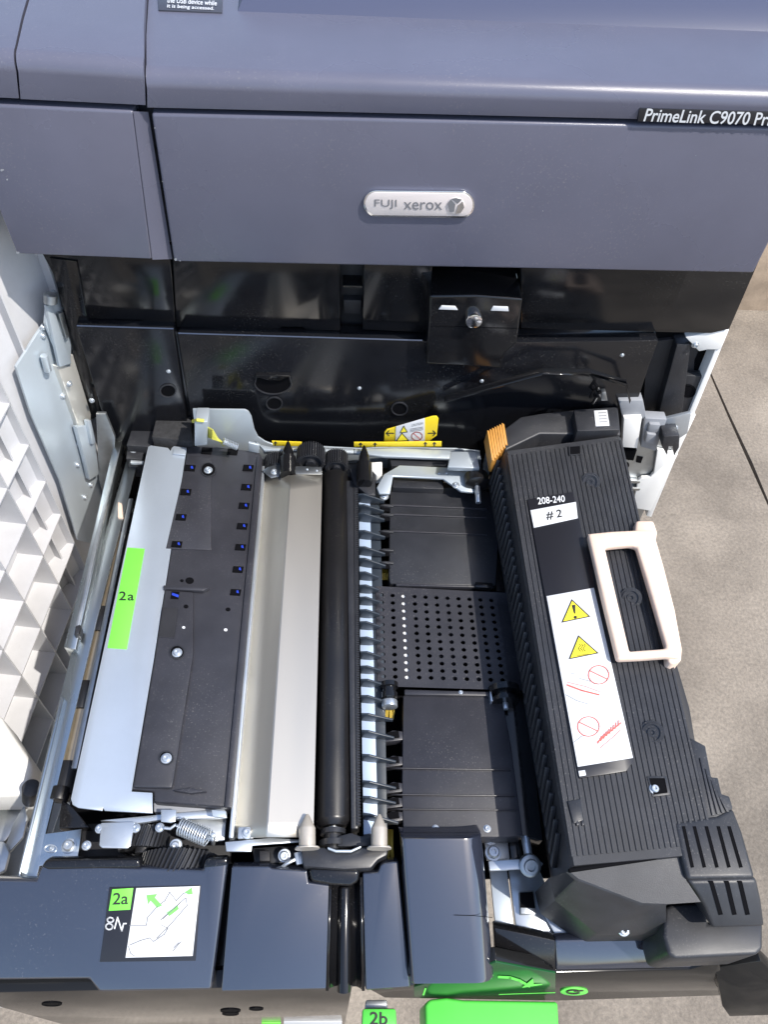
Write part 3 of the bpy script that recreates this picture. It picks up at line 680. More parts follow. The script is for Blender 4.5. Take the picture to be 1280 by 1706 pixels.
# perforated belt
bm = bmesh.new(); nr, ncol = 12, 11
def hp_(i, j):                       # hole centre in pixels
    t = j/(nr-1)
    return (636+18.3*i)*(1-t)+(639+19.9*i)*t, 991+135.5*t+(i*.9)*(1-t*.3)
def world_cell(fi, fj): x, y = hp_(fi, fj); return P(x, y, TZ+.001)
for i in range(ncol):
    for j in range(nr):
        c = world_cell(i, j); cs = [world_cell(i+a, j+b) for a, b in ((-.5, -.5), (0, -.5), (.5, -.5), (.5, 0), (.5, .5), (0, .5), (-.5, .5), (-.5, 0))]
        cv = [bm.verts.new(p) for p in cs]; hv = []; lv = []
        for p in cs:
            d = (p-c).normalized()*.0022; hv.append(bm.verts.new(c+d)); lv.append(bm.verts.new(c+d-Vector((0, 0, .0015))))
        for q in range(8):
            bm.faces.new((cv[q], cv[(q+1) % 8], hv[(q+1) % 8], hv[q])); bm.faces.new((hv[q], hv[(q+1) % 8], lv[(q+1) % 8], lv[q]))
# rim of the belt
corner = [[world_cell(-.5, j-.5) for j in range(nr+1)], [world_cell(ncol-.5, j-.5) for j in range(nr+1)]]
grid_into(bm, [[world_cell(-.5+k, -.5) for k in range(ncol+1)], [world_cell(-.5+k, -1.15)for k in range(ncol+1)]])
grid_into(bm, [[world_cell(-.5+k, nr-.5) for k in range(ncol+1)], [world_cell(-.5+k, nr+.35)for k in range(ncol+1)]])
grid_into(bm, [[world_cell(ncol-.5, -1.15)]+corner[1]+[world_cell(ncol-.5, nr+.35)], [world_cell(ncol+1.0, -1.15)]+[world_cell(ncol+1.0, j-.5)+Vector((0, 0, -.004)) for j in range(nr+1)]+[world_cell(ncol+1.0, nr+.35)]])
grid_into(bm, [[world_cell(-.5, -1.15)]+corner[0]+[world_cell(-.5, nr+.35)], [world_cell(-.9, -1.15)+Vector((0, 0, -.004))]+[world_cell(-.9, j-.5)+Vector((0, 0, -.004)) for j in range(nr+1)]+[world_cell(-.9, nr+.35)+Vector((0, 0, -.004))]])
belt = finish('suction_belt', bm, 'guide', dr)
slab('belt_bed', [(630, 978), (840, 985), (868, 1146), (632, 1140)], ('z', TZ-.006), .004, 'void', dr, 0)
slab('belt_light_strip', [(668, 984), (677, 984), (684, 1134), (675, 1134)], ('z', TZ-.0012), .001, 'white_print', dr, 0)  # added white strip: paints the brightness showing through one column of holes
for i in (3, 5, 6, 8):
    for j in range(nr):
        if (i+j*2) % 3 == 0 or i == 6 and j % 3:
            x, y = hp_(i, j); hole(ring_px(x, y, 4, 3.4, 8), ('z', TZ-.005), dr, m='guide', name='belt_bed_rib')
# lower tray
lt = slab('paper_guide', [(672, 1158), (818, 1160), (838, 1168), (852, 1240), (872, 1392), (845, 1394), (688, 1393), (686, 1380), (672, 1380), (670, 1330)], ('z', TZ), .02, 'guide', dr, .0012)
slab('guide_bar', [(674, 1148), (816, 1152), (816, 1159), (674, 1157)], ('z', TZ+.003), .012, 'guide', lt, .001); screw(P(768, 1153, TZ+.003), (0, 0, 1), .002, lt)
slab('guide_bar', [(816, 1150), (819, 1150), (822, 1168), (818, 1168)], ('z', TZ+.006), .01, 'zinc', lt, .0005)
for y0, y1 in ((1278, 1281), (1322, 1324), (1346, 1348)):
    slab('guide_line', [(650, y0+1), (672, y0), (852+(y0-1278)*.16, y1), (852+(y0-1278)*.16, y1+2), (672, y0+2)], ('z', TZ+.0022), .004, 'guide', lt, .0004)
for y in (1216, 1258, 1302, 1327, 1350):
    slab('guide_finger', [(642, y+6), (655, y), (672, y+2), (672, y+16), (642, y+20)], ('z', TZ-.001), .01, 'guide', lt, .0008)
    slab('finger_gap', [(645, y+4), (664, y+1), (666, y+12), (650, y+14)], ('z', TZ+.0008), .001, 'void', lt, 0)
slab('pale_rail', [(630, 1206), (637, 1206), (642, 1370), (634, 1370)], ('z', -.026), .004, 'zinc', dr, .0004)
for x, y in ((726, 1380), (812, 1380)): screw(P(x, y, TZ), (0, 0, 1), .0032, lt)
# small pulleys
p = P(649, 1160, -.006)
lathe('belt_pulley', p+Vector((0, .012, 0)), p+Vector((0, -.008, 0)), [(0, .008), (.2, .008), (.21, .006), (.45, .006), (.46, .0072), (.7, .0072), (.75, .006), (1, .006)], 'black_gloss', dr)
cyl('pulley_collar', p+Vector((0, -.004, 0)), p+Vector((0, -.010, 0)), .0068, 'zinc', dr, 20)
p = P(841, 1160, -.010); lathe('belt_pulley', p+Vector((0, .008, 0)), p+Vector((0, -.006, 0)), [(0, .014), (.4, .014), (.45, .009), (.7, .009), (.75, .012), (1, .012)], 'black_gloss', dr); cyl('pulley_pin', p+Vector((0, -.004, 0)), p+Vector((0, -.012, 0)), .0026, 'zinc', dr, 14)
for x, y, h in ((642, 956, 10), (650, 1184, 14), (648, 1408, 26)):
    for k in range(5):
        x_ = x-6+k*3; tube('wire', [P(x_, y-h, -.03), P(x_+random.uniform(-1, 1), y, -.026), P(x_+random.uniform(-2, 2), y+h, -.03)], .0009, 'brass_wire', dr, 6)
# ---- rear plate of the drawer (upright, blue-ish zinc) with cut-out
RY = .566
RP = ('y', RY)
rp = slab('rear_plate', [(321, 682), (408, 683), (414, 686), (419, 694), (424, 716), (430, 728), (442, 736), (456, 741), (540, 745), (600, 748), (640, 746), (760, 748), (800, 752), (803, 790), (640, 780), (440, 775), (330, 765)], RP, .002, 'zinc_white', dr, .0006)
slab('rear_ledge', [(424, 733), (436, 741), (456, 745), (560, 747), (590, 748), (590, 754), (550, 752), (440, 750)], ('z', .004), .004, 'zinc_white', dr, .0012)
slab('rear_ledge', [(590, 748), (660, 746), (800, 752), (803, 766), (640, 760), (590, 754)], ('z', .0045), .004, 'zinc_white', dr, .0012)
for q in ([(453, 735), (503, 737), (503, 744), (455, 743)], [(590, 737), (642, 737), (736, 736), (736, 744), (590, 745)]):
    slab('warning_strip', q, ('y', RY-.008), .001, 'yellow', dr, .0002)
for x, y in ((459, 739), (601, 741), (625, 741), (709, 740), (724, 740)):
    flat('arrow_mark', [(x, y-4), (x+3.5, y), (x+1, y), (x+1, y+3.5), (x-1, y+3.5), (x-1, y), (x-3.5, y)], ('y', RY-.008), 'black_print', dr, .0003, .0002)
WP = ('y', RY-.003)
wl = slab('warning_plate', [(640, 737), (641, 720), (645, 716), (722, 694), (728, 694), (731, 698), (728, 726), (722, 730), (714, 737)], WP, .0015, 'yellow', dr, .0004)
slab('warning_panel', [(660, 711), (708, 697), (708, 735), (659, 736)], off(WP, .0008), .0006, 'white_print', wl, .0001)
for q in ([(673, 710), (679, 720), (667, 721)], [(670, 722), (681, 734), (661, 735)]):
    flat('warning_triangle', q, off(WP, .0008), 'yellow_sign', wl, .0003, .0002); strip_px('triangle_border', q, 1.1, off(WP, .0008), 'black_print', wl, .0005, True)
text('warning_text', 'CAUTION', [(686, 707), (705, 703), (705, 707), (686, 711)], off(WP, .0008), 'grey_print', wl, .0004)
for k in range(3): strip_px('warning_line', [(684, 715+k*2.2), (705, 711.5+k*2.2)], .7, off(WP, .0008), 'grey_print', wl, .0004)
strip_px('prohibition_ring', ring_px(695, 727, 9, 7, 20), 1.2, off(WP, .0008), 'red_print', wl, .0004, True); strip_px('prohibition_bar', [(689, 722), (701, 732)], 1.2, off(WP, .0008), 'red_print', wl, .0004)
for x, s_ in ((644, 1), (726, -1)):
    y = 722; strip_px('arrow_mark', [(x, y), (x+12*s_, y)], 1.6, WP, 'black_print', wl, .0004); strip_px('arrow_mark', [(x+4*s_, y-4), (x, y), (x+4*s_, y+4)], 1.6, WP, 'black_print', wl, .0004)
# wiring connector
cn = slab('wire_connector', [(324, 703), (346, 703), (346, 742), (324, 744)], ('y', RY-.03), .02, 'zinc_white', dr, .0012)
for k in range(6): tube('wire', [PY(346, 712+k*3, RY-.024), PY(354, 716+k*3, RY-.034), PY(362+k, 730+k, RY-.03), PY(372+k*2, 742, RY-.012)], .0009, 'wire_yellow', dr, 6)
tube('wire', [PY(322, 702, RY-.02), PY(330, 700, RY-.03), PY(340, 701, RY-.03)], .0018, 'wire_yellow', dr)
spring('small_spring', PY(372, 735, RY-.03), PY(396, 745, RY-.03), .0032, .0007, 9, 'zinc', dr)
slab('steel_tab', [(414, 738), (432, 742), (432, 756), (414, 752)], ('y', RY-.02), .003, 'zinc_white', dr, .0008)
# gears and locating pins at the back
def GY(x, y, Y): return PY(x, y, Y)
g = GY(461, 780, .534); gear('gear', g+Vector((0, .012, 0)), g+Vector((0, -.004, 0)), .0135, 34, 'black_plastic', dr)
g = GY(518, 765, .536); gear('gear', g+Vector((0, .012, 0)), g+Vector((0, -.006, 0)), .0150, 36, 'black_plastic', dr)
g = GY(561, 773, .534); gear('gear', g+Vector((0, .012, 0)), g+Vector((0, -.006, 0)), .0120, 30, 'black_plastic', dr)
for x, y0, y1 in ((480, 792, 735), (607, 806, 742)):
    a = P(x, y0, .010); b = P(x, y1, .014)
    lathe('locating_pin', a, b, [(0, .0082), (.5, .0082), (.52, .0062), (.68, .0058), (.97, .0014), (1, .0005)], 'black_gloss', dr, 20)
slab('pin_block', [(462, 790), (494, 786), (496, 796), (466, 800)], ('z', .004), .03, 'black_plastic', dr, .001)
slab('pin_block', [(582, 780), (612, 775), (626, 790), (626, 825), (612, 825), (590, 805)], ('z', .004), .03, 'black_plastic', dr, .0015)
slab('rear_cover', [(540, 770), (600, 772), (598, 796), (541, 790)], ('z', -.006), .03, 'black_plastic', dr, .001)
slab('white_plug', [(618, 770), (637, 769), (637, 790), (628, 792), (620, 784)], ('z', .004), .014, 'white_plastic', dr, .001)
# steel arm at the rear right
arm = slab('steel_arm', [(628, 812), (640, 790), (666, 775), (800, 781), (808, 786), (806, 797), (792, 800), (790, 820), (768, 818), (738, 797), (655, 793), (650, 822), (632, 822)], ('z', .006), .003, 'zinc_white', dr, .0008)
slab('steel_riser', [(746, 778), (752, 752), (794, 752), (800, 780)], ('z', .026), .006, 'zinc_white', dr, .0012)
slab('dark_bay', [(648, 756), (748, 758), (744, 777), (652, 776)], ('z', -.004), .03, 'black_plastic', dr, .001)
slab('dark_bay', [(656, 794), (736, 798), (740, 815), (654, 812)], ('z', -.004), .012, 'black_plastic', dr, .001)
for x, y in ((732, 788), (744, 788), (789, 790), (802, 788)): screw(P(x, y, .006), (0, 0, 1), .0017, arm)
screw(P(760, 808, .006), (0, 0, 1), .0042, arm); screw(P(640, 826, -.004), (0, 0, 1), .005, dr)
p = P(795, 806, .010); lathe('idler_roller', p+Vector((0, .010, 0)), p+Vector((0, -.004, 0)), [(0, .0125), (.8, .0125), (.9, .011), (1, .006)], 'rubber', dr); cyl('idler_pin', p+Vector((0, -.002, 0)), p+Vector((0, -.022, -.004)), .003, 'zinc', dr, 14)

# ---- front mechanism
slab('steel_tab', [(168, 1370), (224, 1368), (218, 1408), (212, 1413), (170, 1412), (165, 1408)], ('z', .002), .002, 'zinc', dr, .0008)
slab('steel_bar', [(166, 1366), (372, 1346), (378, 1352), (376, 1362), (268, 1365), (225, 1372)], ('z', -.004), .004, 'zinc', dr, .0008)
slab('steel_tab', [(268, 1348), (294, 1348), (292, 1368), (284, 1370), (268, 1368)], ('z', .006), .002, 'zinc', dr, .0006)
slab('steel_tab', [(352, 1348), (376, 1350), (378, 1362), (354, 1360)], ('z', .008), .003, 'zinc_white', dr, .0008)
slab('spring_plate', [(294, 1358), (378, 1352), (374, 1400), (352, 1402), (300, 1372)], ('z', -.014), .002, 'dull_steel', dr, .0006)
spring('return_spring', P(300, 1376, .004), P(347, 1396, .004), .0062, .00062, 12, 'zinc', dr)
tube('spring_hook', [P(300, 1378, .002), P(292, 1374, .004), P(284, 1380, .003), P(274, 1379, .003)], .0012, 'zinc', dr)
tube('spring_hook', [P(346, 1396, .002), P(352, 1396, .003), P(356, 1400, .003)], .0012, 'zinc', dr)
cyl('spring_post', P(355, 1405, -.02), P(355, 1390, .006), .0018, 'zinc', dr, 12)
for x, y in ((166, 1380), (226, 1379), (266, 1378), (144, 1408)): screw(P(x, y, .000), (0, 0, 1), .0036, dr)
slab('mechanism_plate', [(138, 1372), (380, 1362), (386, 1450), (60, 1450)], ('z', -.045), .01, 'black_matte', dr, .001)
a = P(242, 1396, -.026); gear('helical_gear', a+Vector((0, .006, 0)), a+Vector((0, -.010, 0)), .019, 34, 'black_plastic', dr, twist=.18)
a = P(300, 1434, -.032); gear('helical_gear', a+Vector((0, .003, 0)), a+Vector((0, -.014, 0)), .030, 48, 'black_plastic', dr, twist=.22, depth=.003)
screw(P(293, 1408, -.010), (0, -.4, 1), .005, dr)
slab('bearing_block', [(420, 1412), (502, 1406), (506, 1436), (424, 1440)], ('z', -.02), .03, 'black_plastic', dr, .0015)
slab('bearing_block', [(432, 1416), (450, 1416), (450, 1434), (432, 1434)], ('z', -.01), .01, 'black_matte', dr, .001)
screw(P(474, 1425, -.012), (0, -.3, 1), .0052, dr)
tube('ground_wire', [P(468, 1446, -.01), P(478, 1438, -.006), P(490, 1432, -.006), P(502, 1430, -.008)], .0014, 'zinc', dr)
slab('steel_tab', [(490, 1420), (506, 1416), (506, 1438), (494, 1440)], ('z', -.004), .003, 'zinc', dr, .0006)
# carrier between the two pins
car = [(502, 1412), (540, 1410), (550, 1416), (575, 1418), (592, 1412), (604, 1410), (648, 1411), (646, 1424), (630, 1432), (618, 1446), (575, 1448), (548, 1446), (505, 1443)]
slab('pin_carrier', car, ('z', .004), .035, 'black_plastic', dr, .002)
slab('carrier_clip', [(546, 1410), (560, 1415), (585, 1415), (602, 1408), (602, 1411), (585, 1419), (560, 1419), (546, 1414)], ('z', .008), .003, 'zinc_white', dr, .0006)
slab('carrier_block', [(562, 1392), (586, 1386), (600, 1392), (620, 1388), (630, 1396), (626, 1410), (562, 1410)], ('z', .0), .02, 'black_plastic', dr, .0015)
for x in (512, 632):
    a = P(x, 1414, .012); b = P(x, 1356, .014)
    lathe('locating_pin', a, b, [(0, .0092), (.04, .0092), (.06, .0062), (.58, .0062), (.62, .0058), (.97, .0016), (1, .0008)], 'pin_steel', dr, 26)
    slab('pin_base', [(x-18, 1408), (x+18, 1408), (x+18, 1414), (x-18, 1414)], ('z', .0055), .002, 'zinc_white', dr, .0006)

# ---- front covers of the drawer (sloping towards the camera, glossy)
FS = plane3(P(0, 1440, .0), P(800, 1440, .0), P(300, 1648, -.040))
c1 = slab('front_panel', [(-90, 1461), (60, 1466), (66, 1446), (74, 1437), (235, 1445), (338, 1450), (342, 1436), (379, 1434), (352, 1649), (165, 1653), (148, 1631), (-90, 1634)], FS, .012, 'panel_gloss', dr, .0022, 3)
slab('panel_lip', [(68, 1444), (76, 1432), (232, 1431), (234, 1446), (80, 1449)], off(FS, .004), .012, 'black_gloss', c1, .002, 3)
slab('panel_lip', [(338, 1446), (342, 1432), (378, 1430), (378, 1442)], off(FS, .004), .012, 'black_gloss2', c1, .0015)
c2 = slab('front_panel', [(386, 1443), (448, 1443), (453, 1447), (512, 1450), (514, 1470), (551, 1474), (545, 1648), (368, 1652)], FS, .014, 'panel_gloss', dr, .0026, 3)
# groove: half pipe between the panels
bm = bmesh.new(); rows = []
for k in range(13):
    an = math.pi*k/12; f = (1-math.cos(an))/2
    A = PP(548+56*f, 1462, FS)-FS[1]*(.012*math.sin(an)); B = PP(543+65*f, 1650, FS)-FS[1]*(.012*math.sin(an)); rows.append([A, B])
grid_into(bm, rows); gv = finish('front_groove', bm, 'black_gloss', dr); gv.modifiers.new('thickness', 'SOLIDIFY').thickness = .002
# round rib inside the groove
lathe('groove_rib', PP(575, 1475, off(FS, -.008)), PP(573, 1650, off(FS, -.008)), [(0, .0035), (.02, .0045), (1, .005)], 'black_gloss', dr)
slab('groove_cup', [(514, 1446), (600, 1448), (598, 1470), (585, 1478), (552, 1476), (518, 1470)], off(FS, .003), .012, 'black_gloss', dr, .003, 3)
c3 = slab('front_panel', [(604, 1454), (630, 1453), (634, 1441), (640, 1437), (664, 1434), (684, 1645), (609, 1650)], FS, .014, 'panel_gloss', dr, .0022, 3)
FS4 = off(FS, .013)
def round_panel(name, tl, tr, bl, br, pl, m, parent):
    n_ = nrm(pl); rows = []; NV = 10
    def section(L_, R_, drop):
        w_ = (R_-L_); W = w_.length; e_ = w_.normalized(); Rr = W*.27; L2 = L_-n_*drop; pts = [L2-n_*(.03-drop)]
        for k in range(5):
            an = math.pi/2*k/4; pts.append(L2+e_*(.003*(1-math.cos(an)))+n_*(.003*math.sin(an)-.003))
        for k in range(9):
            an = math.pi/2*k/8*.93; pts.append(L2+e_*(W-Rr+Rr*math.sin(an))-n_*(Rr*(1-math.cos(an))))
        pts.append(L_+e_*(W+.001)-n_*.05); return pts
    TL, TR, BL, BR = [PP(x, y, pl) for x, y in (tl, tr, bl, br)]
    for t, drop in ((0, .03), (0, .005), (.004, .002), (.012, .0003), (.03, 0), (.5, 0), (.97, 0), (.99, .0004), (.997, .002), (1, .005), (1, .03)):
        rows.append(section(TL.lerp(BL, t), TR.lerp(BR, t), drop))
    bm = bmesh.new(); grid_into(bm, rows); return finish(name, bm, m, parent, ang=50)
c4 = round_panel('front_panel', (669, 1394), (808, 1394), (687, 1641), (830, 1640), FS4, 'panel_gloss', dr)
slab('front_frame', [(330, 1440), (700, 1440), (690, 1642), (340, 1648)], off(FS, -.018), .006, 'black_gloss', dr, .001)
strip_px('panel_seam', [(757, 1524), (790, 1525), (820, 1528)], 1.0, FS4, 'void', c4, .0003)
# vertical lower front
yb = PP(300, 1655, FS).y+.004
lo = PP(-90, 1655, FS).x; hi = PP(690, 1655, FS).x
box('lower_front', (lo, yb, -.50), (PP(588, 1660, FS).x, yb+.012, -.05), 'front_gloss', dr, .001)
LFp = ('y', yb)
for x, y, rx, ry in ((86, 1673, 17, 3.5), (384, 1684, 17, 3.5), (384, 1689, 14, 3), (427, 1681, 12, 2.5)):
    recess('hole', ring_px(x, y, rx, ry, 18), LFp, .006, 'void', dr, .002, .001); hole(ring_px(x, y, rx*.9, ry*.8, 16), LFp, dr, lift=.0005)
slab('front_label', [(436, 1703), (468, 1703), (468, 1712), (436, 1712)], off(LFp, .0006), .0006, 'green', dr, .0001)
slab('front_label', [(473, 1702), (570, 1701), (570, 1712), (473, 1712)], off(LFp, .0006), .0006, 'white_print', dr, .0001)
# 2b lever
lv = slab('release_lever', [(604, 1679), (660, 1679), (662, 1730), (602, 1730)], ('z', -.085), .008, 'green_plastic', dr, .002)
text('label_text', '2b', [(617, 1685), (646, 1685), (646, 1707), (616, 1707)], ('z', -.085), 'black_print', lv, .0006, bold=.012)
slab('lever_arm', [(610, 1665), (645, 1665), (646, 1680), (608, 1680)], ('z', -.095), .01, 'dull_steel', dr, .001)
# green knob
RS = plane3(P(930, 1565, -.036), P(1200, 1565, -.036), P(1000, 1618, -.054))
slab('front_panel', [(925, 1566), (1160, 1560), (1190, 1592), (1170, 1605), (1150, 1613), (926, 1617)], RS, .01, 'panel_gloss', dr, .002, 3)
slab('front_panel', [(824, 1545), (880, 1556), (926, 1566), (927, 1617), (826, 1598)], RS, .01, 'black_gloss', dr, .0015)
VN = Vector((0, -math.cos(math.radians(9)), math.sin(math.radians(9))))
VPn = (PP(1000, 1619, RS), VN)
slab('lower_panel', [(600, 1640), (826, 1600), (927, 1620), (1150, 1615), (1180, 1606), (1200, 1605), (1208, 1658), (928, 1667), (640, 1662)], VPn, .010, 'front_gloss', dr, .0014)
slab('green_reflection_patch', [(690, 1654), (690, 1644), (826, 1603), (926, 1621), (926, 1657), (690, 1661)], off(VPn, .0012), .0016, 'green_reflection', dr, .0003)  # dark green patch painting the handle's reflection on the lower panel
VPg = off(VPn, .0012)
strip_px('arrow_mark', [(832, 1627), (850, 1628), (866, 1633), (882, 1642)], 4, VPg, 'green_mark', dr, .0006)
flat('arrow_mark', [(870, 1645), (888, 1630), (890, 1640), (904, 1640)], VPg, 'green_mark', dr, .0008)
strip_px('green_highlight_line', [(832, 1656), (925, 1653)], 1.2, VPg, 'green_mark', dr, .0005)  # painted highlight along the lower edge of the green reflection
strip_px('arrow_mark', [(709, 1647), (706, 1656)], 3, VPg, 'green_mark', dr, .0006)
kb = slab('knob_mark', ring_px(957, 1652, 23, 6, 24), off(VPn, .0008), .001, 'green_mark', dr, .0001)
strip_px('knob_symbol', ring_px(956, 1652, 11, 3, 16, 30, 330), 2.2, off(VPn, .0008), 'label_black', dr, .0005); strip_px('knob_symbol', [(958, 1651), (972, 1650)], 2, off(VPn, .0008), 'label_black', dr, .0005)
hz = PP(800, 1662, VPn).z+.01
slab('green_handle', [(708, 1672), (716, 1664), (745, 1661), (772, 1665), (930, 1668), (936, 1800), (712, 1800)], ('z', hz), .05, 'green_plastic', dr, .006, 4)  # forward end stretched out of view so the panel mirrors more green
EPn = (PP(1200, 1608, RS), Vector((-.12, -.90, .36)).normalized())
slab('end_cap', [(1192, 1612), (1268, 1600), (1310, 1640), (1310, 1690), (1216, 1693), (1204, 1676)], EPn, .012, 'front_gloss', dr, .0008)
# steel bay between tray and fuser
slab('bay_plate', [(806, 1394), (846, 1394), (850, 1430), (812, 1432)], ('z', -.03), .004, 'dull_steel', dr, .0006)
for x, y, r in ((818, 1398, .005), (822, 1420, .007)): screw(P(x, y, -.03), (0, 0, 1), r, dr)
slab('bay_bracket', [(814, 1434), (850, 1431), (896, 1430), (906, 1438), (900, 1446), (860, 1448), (816, 1450)], ('z', -.022), .003, 'zinc', dr, .0008)
p = P(884, 1442, -.019); ax_ = Vector((0, -.45, .85)).normalized()
lathe('bay_roller', p-ax_*.004, p+ax_*.004, [(0, .0085), (.6, .0085), (.7, .0072), (.7, .0056), (1, .0052), (1, .0034), (.75, .003)], 'dull_steel', dr)
cyl('bay_shaft', P(874, 1385, -.024), P(882, 1432, -.024), .0035, 'zinc', dr, 16)
slab('bay_side', [(846, 1380), (866, 1382), (872, 1430), (852, 1430)], ('z', -.03), .02, 'black_gloss', dr, .001)
slab('bay_strip', [(816, 1448), (845, 1446), (858, 1552), (826, 1544)], ('z', -.05), .003, 'zinc_white', dr, .0008)
slab('bay_wall', [(848, 1450), (898, 1446), (922, 1500), (930, 1562), (862, 1556)], ('z', -.052), .004, 'zinc', dr, .0008)
slab('bay_block', [(866, 1484), (890, 1482), (894, 1522), (868, 1522)], ('z', -.046), .006, 'dull_steel', dr, .0008)
slab('bay_opening', [(867, 1486), (888, 1485), (892, 1512), (868, 1511)], ('z', -.0445), .002, 'void', dr, .0002)
slab('bay_angle', [(896, 1500), (925, 1490), (1060, 1560), (930, 1566)], ('z', -.048), .003, 'zinc', dr, .0008)

# ================================================================== FUSER UNIT
fu = thing('fuser_unit', P(1010, 1150, -.05), 'black ribbed fuser unit with ivory handle and number 2 label', 'fuser unit')
FZ = .055
FT = ('z', FZ)
# main ribbed body: top face, left bevel, sides down to the drawer
topL = [(842, 752), (884, 1000), (918, 1210), (952, 1442)]
topR = [(1036, 742), (1082, 1010), (1134, 1180), (1200, 1372)]
def edge(pts, t):
    k = t*(len(pts)-1); i = min(int(k), len(pts)-2); f = k-i
    return (pts[i][0]+(pts[i+1][0]-pts[i][0])*f, pts[i][1]+(pts[i+1][1]-pts[i][1])*f)
wl0, wl1 = P(842, 752, FZ), P(952, 1442, FZ); wr0, wr1 = P(1036, 726, FZ), P(1196, 1420, FZ)
bl0, bl1 = P(814, 800, .005), P(930, 1492, .005)
body = bmesh.new()
NB = 10; rows = []
for i in range(NB+1):
    t = i/NB; l = wl0.lerp(wl1, t); r = wr0.lerp(wr1, t); b = bl0.lerp(bl1, t)
    rows.append([b+Vector((.01, 0, -.05)), b, b.lerp(l, .93), l.lerp(r, .02), l.lerp(r, .97), r+Vector((.001, 0, -.004)), r+Vector((.004, 0, -.075))])
grid_into(body, rows)
for rw in (rows[0], rows[-1]): body.faces.new([body.verts.new(p) for p in rw])
fb_ = finish('body', body, 'fuser_black', fu, ang=30)
# fine ridges along the top
ridges = bmesh.new(); NR = 25
for k in range(NR):
    f0 = (k+.25)/NR; f1 = (k+.75)/NR
    a0, a1 = wl0.lerp(wr0, f0), wl0.lerp(wr0, f1); b0, b1 = wl1.lerp(wr1, f0), wl1.lerp(wr1, f1)
    e0 = .015; e1 = .985
    pts = [a0.lerp(b0, e0), a1.lerp(b1, e0), a1.lerp(b1, e1), a0.lerp(b0, e1)]
    prism_into(ridges, [p+Vector((0, 0, .0008)) for p in pts], Vector((0, 0, -.0014)))
rd = finish('ridges', ridges, 'fuser_black', fu, .0003, 1); rd['kind'] = 'stuff'
# slanted ribs on the left bevel
NH = 38
for k in range(NH):
    t = .02+.95*k/NH
    lo_ = bl0.lerp(bl1, t+.012).lerp(wl0.lerp(wl1, t+.012), .18); hi_ = bl0.lerp(bl1, t-.016).lerp(wl0.lerp(wl1, t-.016), .74)
    nn = (wl1-wl0).cross(wl0-bl0).normalized(); 
    if nn.z < 0: nn = -nn
    d = (hi_-lo_).normalized(); s_ = d.cross(nn).normalized()*.0023
    slab3('rib', [lo_-s_+nn*.0002, lo_+s_+nn*.0002, hi_+s_*.4+nn*.0002, hi_-s_*.4+nn*.0002], nn*.0042, 'fuser_black', fu, .0007)
# rear end block
slab('rear_block', [(838, 716), (868, 694), (905, 688), (952, 683), (1030, 676), (1035, 724), (900, 722), (842, 750)], ('z', FZ-.006), .10, 'fuser_black', fu, .002, 3)
rbk = slab('rear_box', [(956, 682), (1028, 678), (1034, 716), (962, 718)], ('z', FZ+.006), .03, 'black_plastic', fu, .0015)
slab('serial_label', [(990, 684), (1012, 683), (1016, 709), (993, 710)], ('z', FZ+.0068), .0006, 'white_print', rbk, .0001)
for k in range(4): strip_px('label_line', [(998+k*.6, 688+k*5), (1010+k*.6, 687.5+k*5)], 1.2, ('z', FZ+.0068), 'grey_print', rbk, .0004)
for k in range(7):
    f = k/6; a = P(812+24*f, 716-12*f, FZ+.004); b = P(820+22*f, 766-26*f, FZ-.004)
    slab3('pleat', [a, a+Vector((.0032, 0, -.002)), b+Vector((.0032, 0, -.002)), b], (0, .002, -.02), 'orange', fu, .0006)
slab('rear_foot', [(812, 742), (822, 742), (822, 764), (812, 764)], ('z', .01), .03, 'grey_plastic', fu, .001)
recess('square_hole', [(948, 743), (968, 742), (969, 757), (949, 758)], FT, .01, 'fuser_black', fu, .0012, .0020); hole([(949, 744), (967, 743), (968, 756), (950, 757)], FT, fu, lift=.0016)
for x, y in ((984, 803), (1052, 996), (1087, 1220)):
    lathe('moulding_ring', P(x, y, FZ), P(x, y, FZ+.0026), [(0, .0092), (.55, .0090), (.55, .0074), (1, .0072), (1, .0062), (.6, .0060), (.6, .0036), (.95, .0034), (.95, .0018), (.6, .0016)], 'fuser_black', fu, 30)
q = [(1083, 1296), (1108, 1296), (1113, 1320), (1090, 1323)]
slab('screw_boss', [(x*1.35-1098*.35, y*1.3-1309*.3) for x, y in q], off(FT, .0016), .003, 'fuser_black', fu, .0008)
recess('square_hole', q, off(FT, .0016), .01, 'void', fu, .0008, .0006); hole(q, off(FT, .0016), fu, lift=.0004); screw(P(1091, 1314, FZ+.0016), (0, 0, 1), .0042, fu)
sp = slab('slider', [(946, 1334), (968, 1330), (973, 1366), (956, 1372)], off(FT, .0018), .003, 'black_plastic', fu, .0008)
for x in (960, 969): slab('slider_foot', [(x, 1366), (x+4, 1365), (x+5, 1374), (x+1, 1375)], off(FT, .0018), .003, 'black_plastic', sp, .0004)
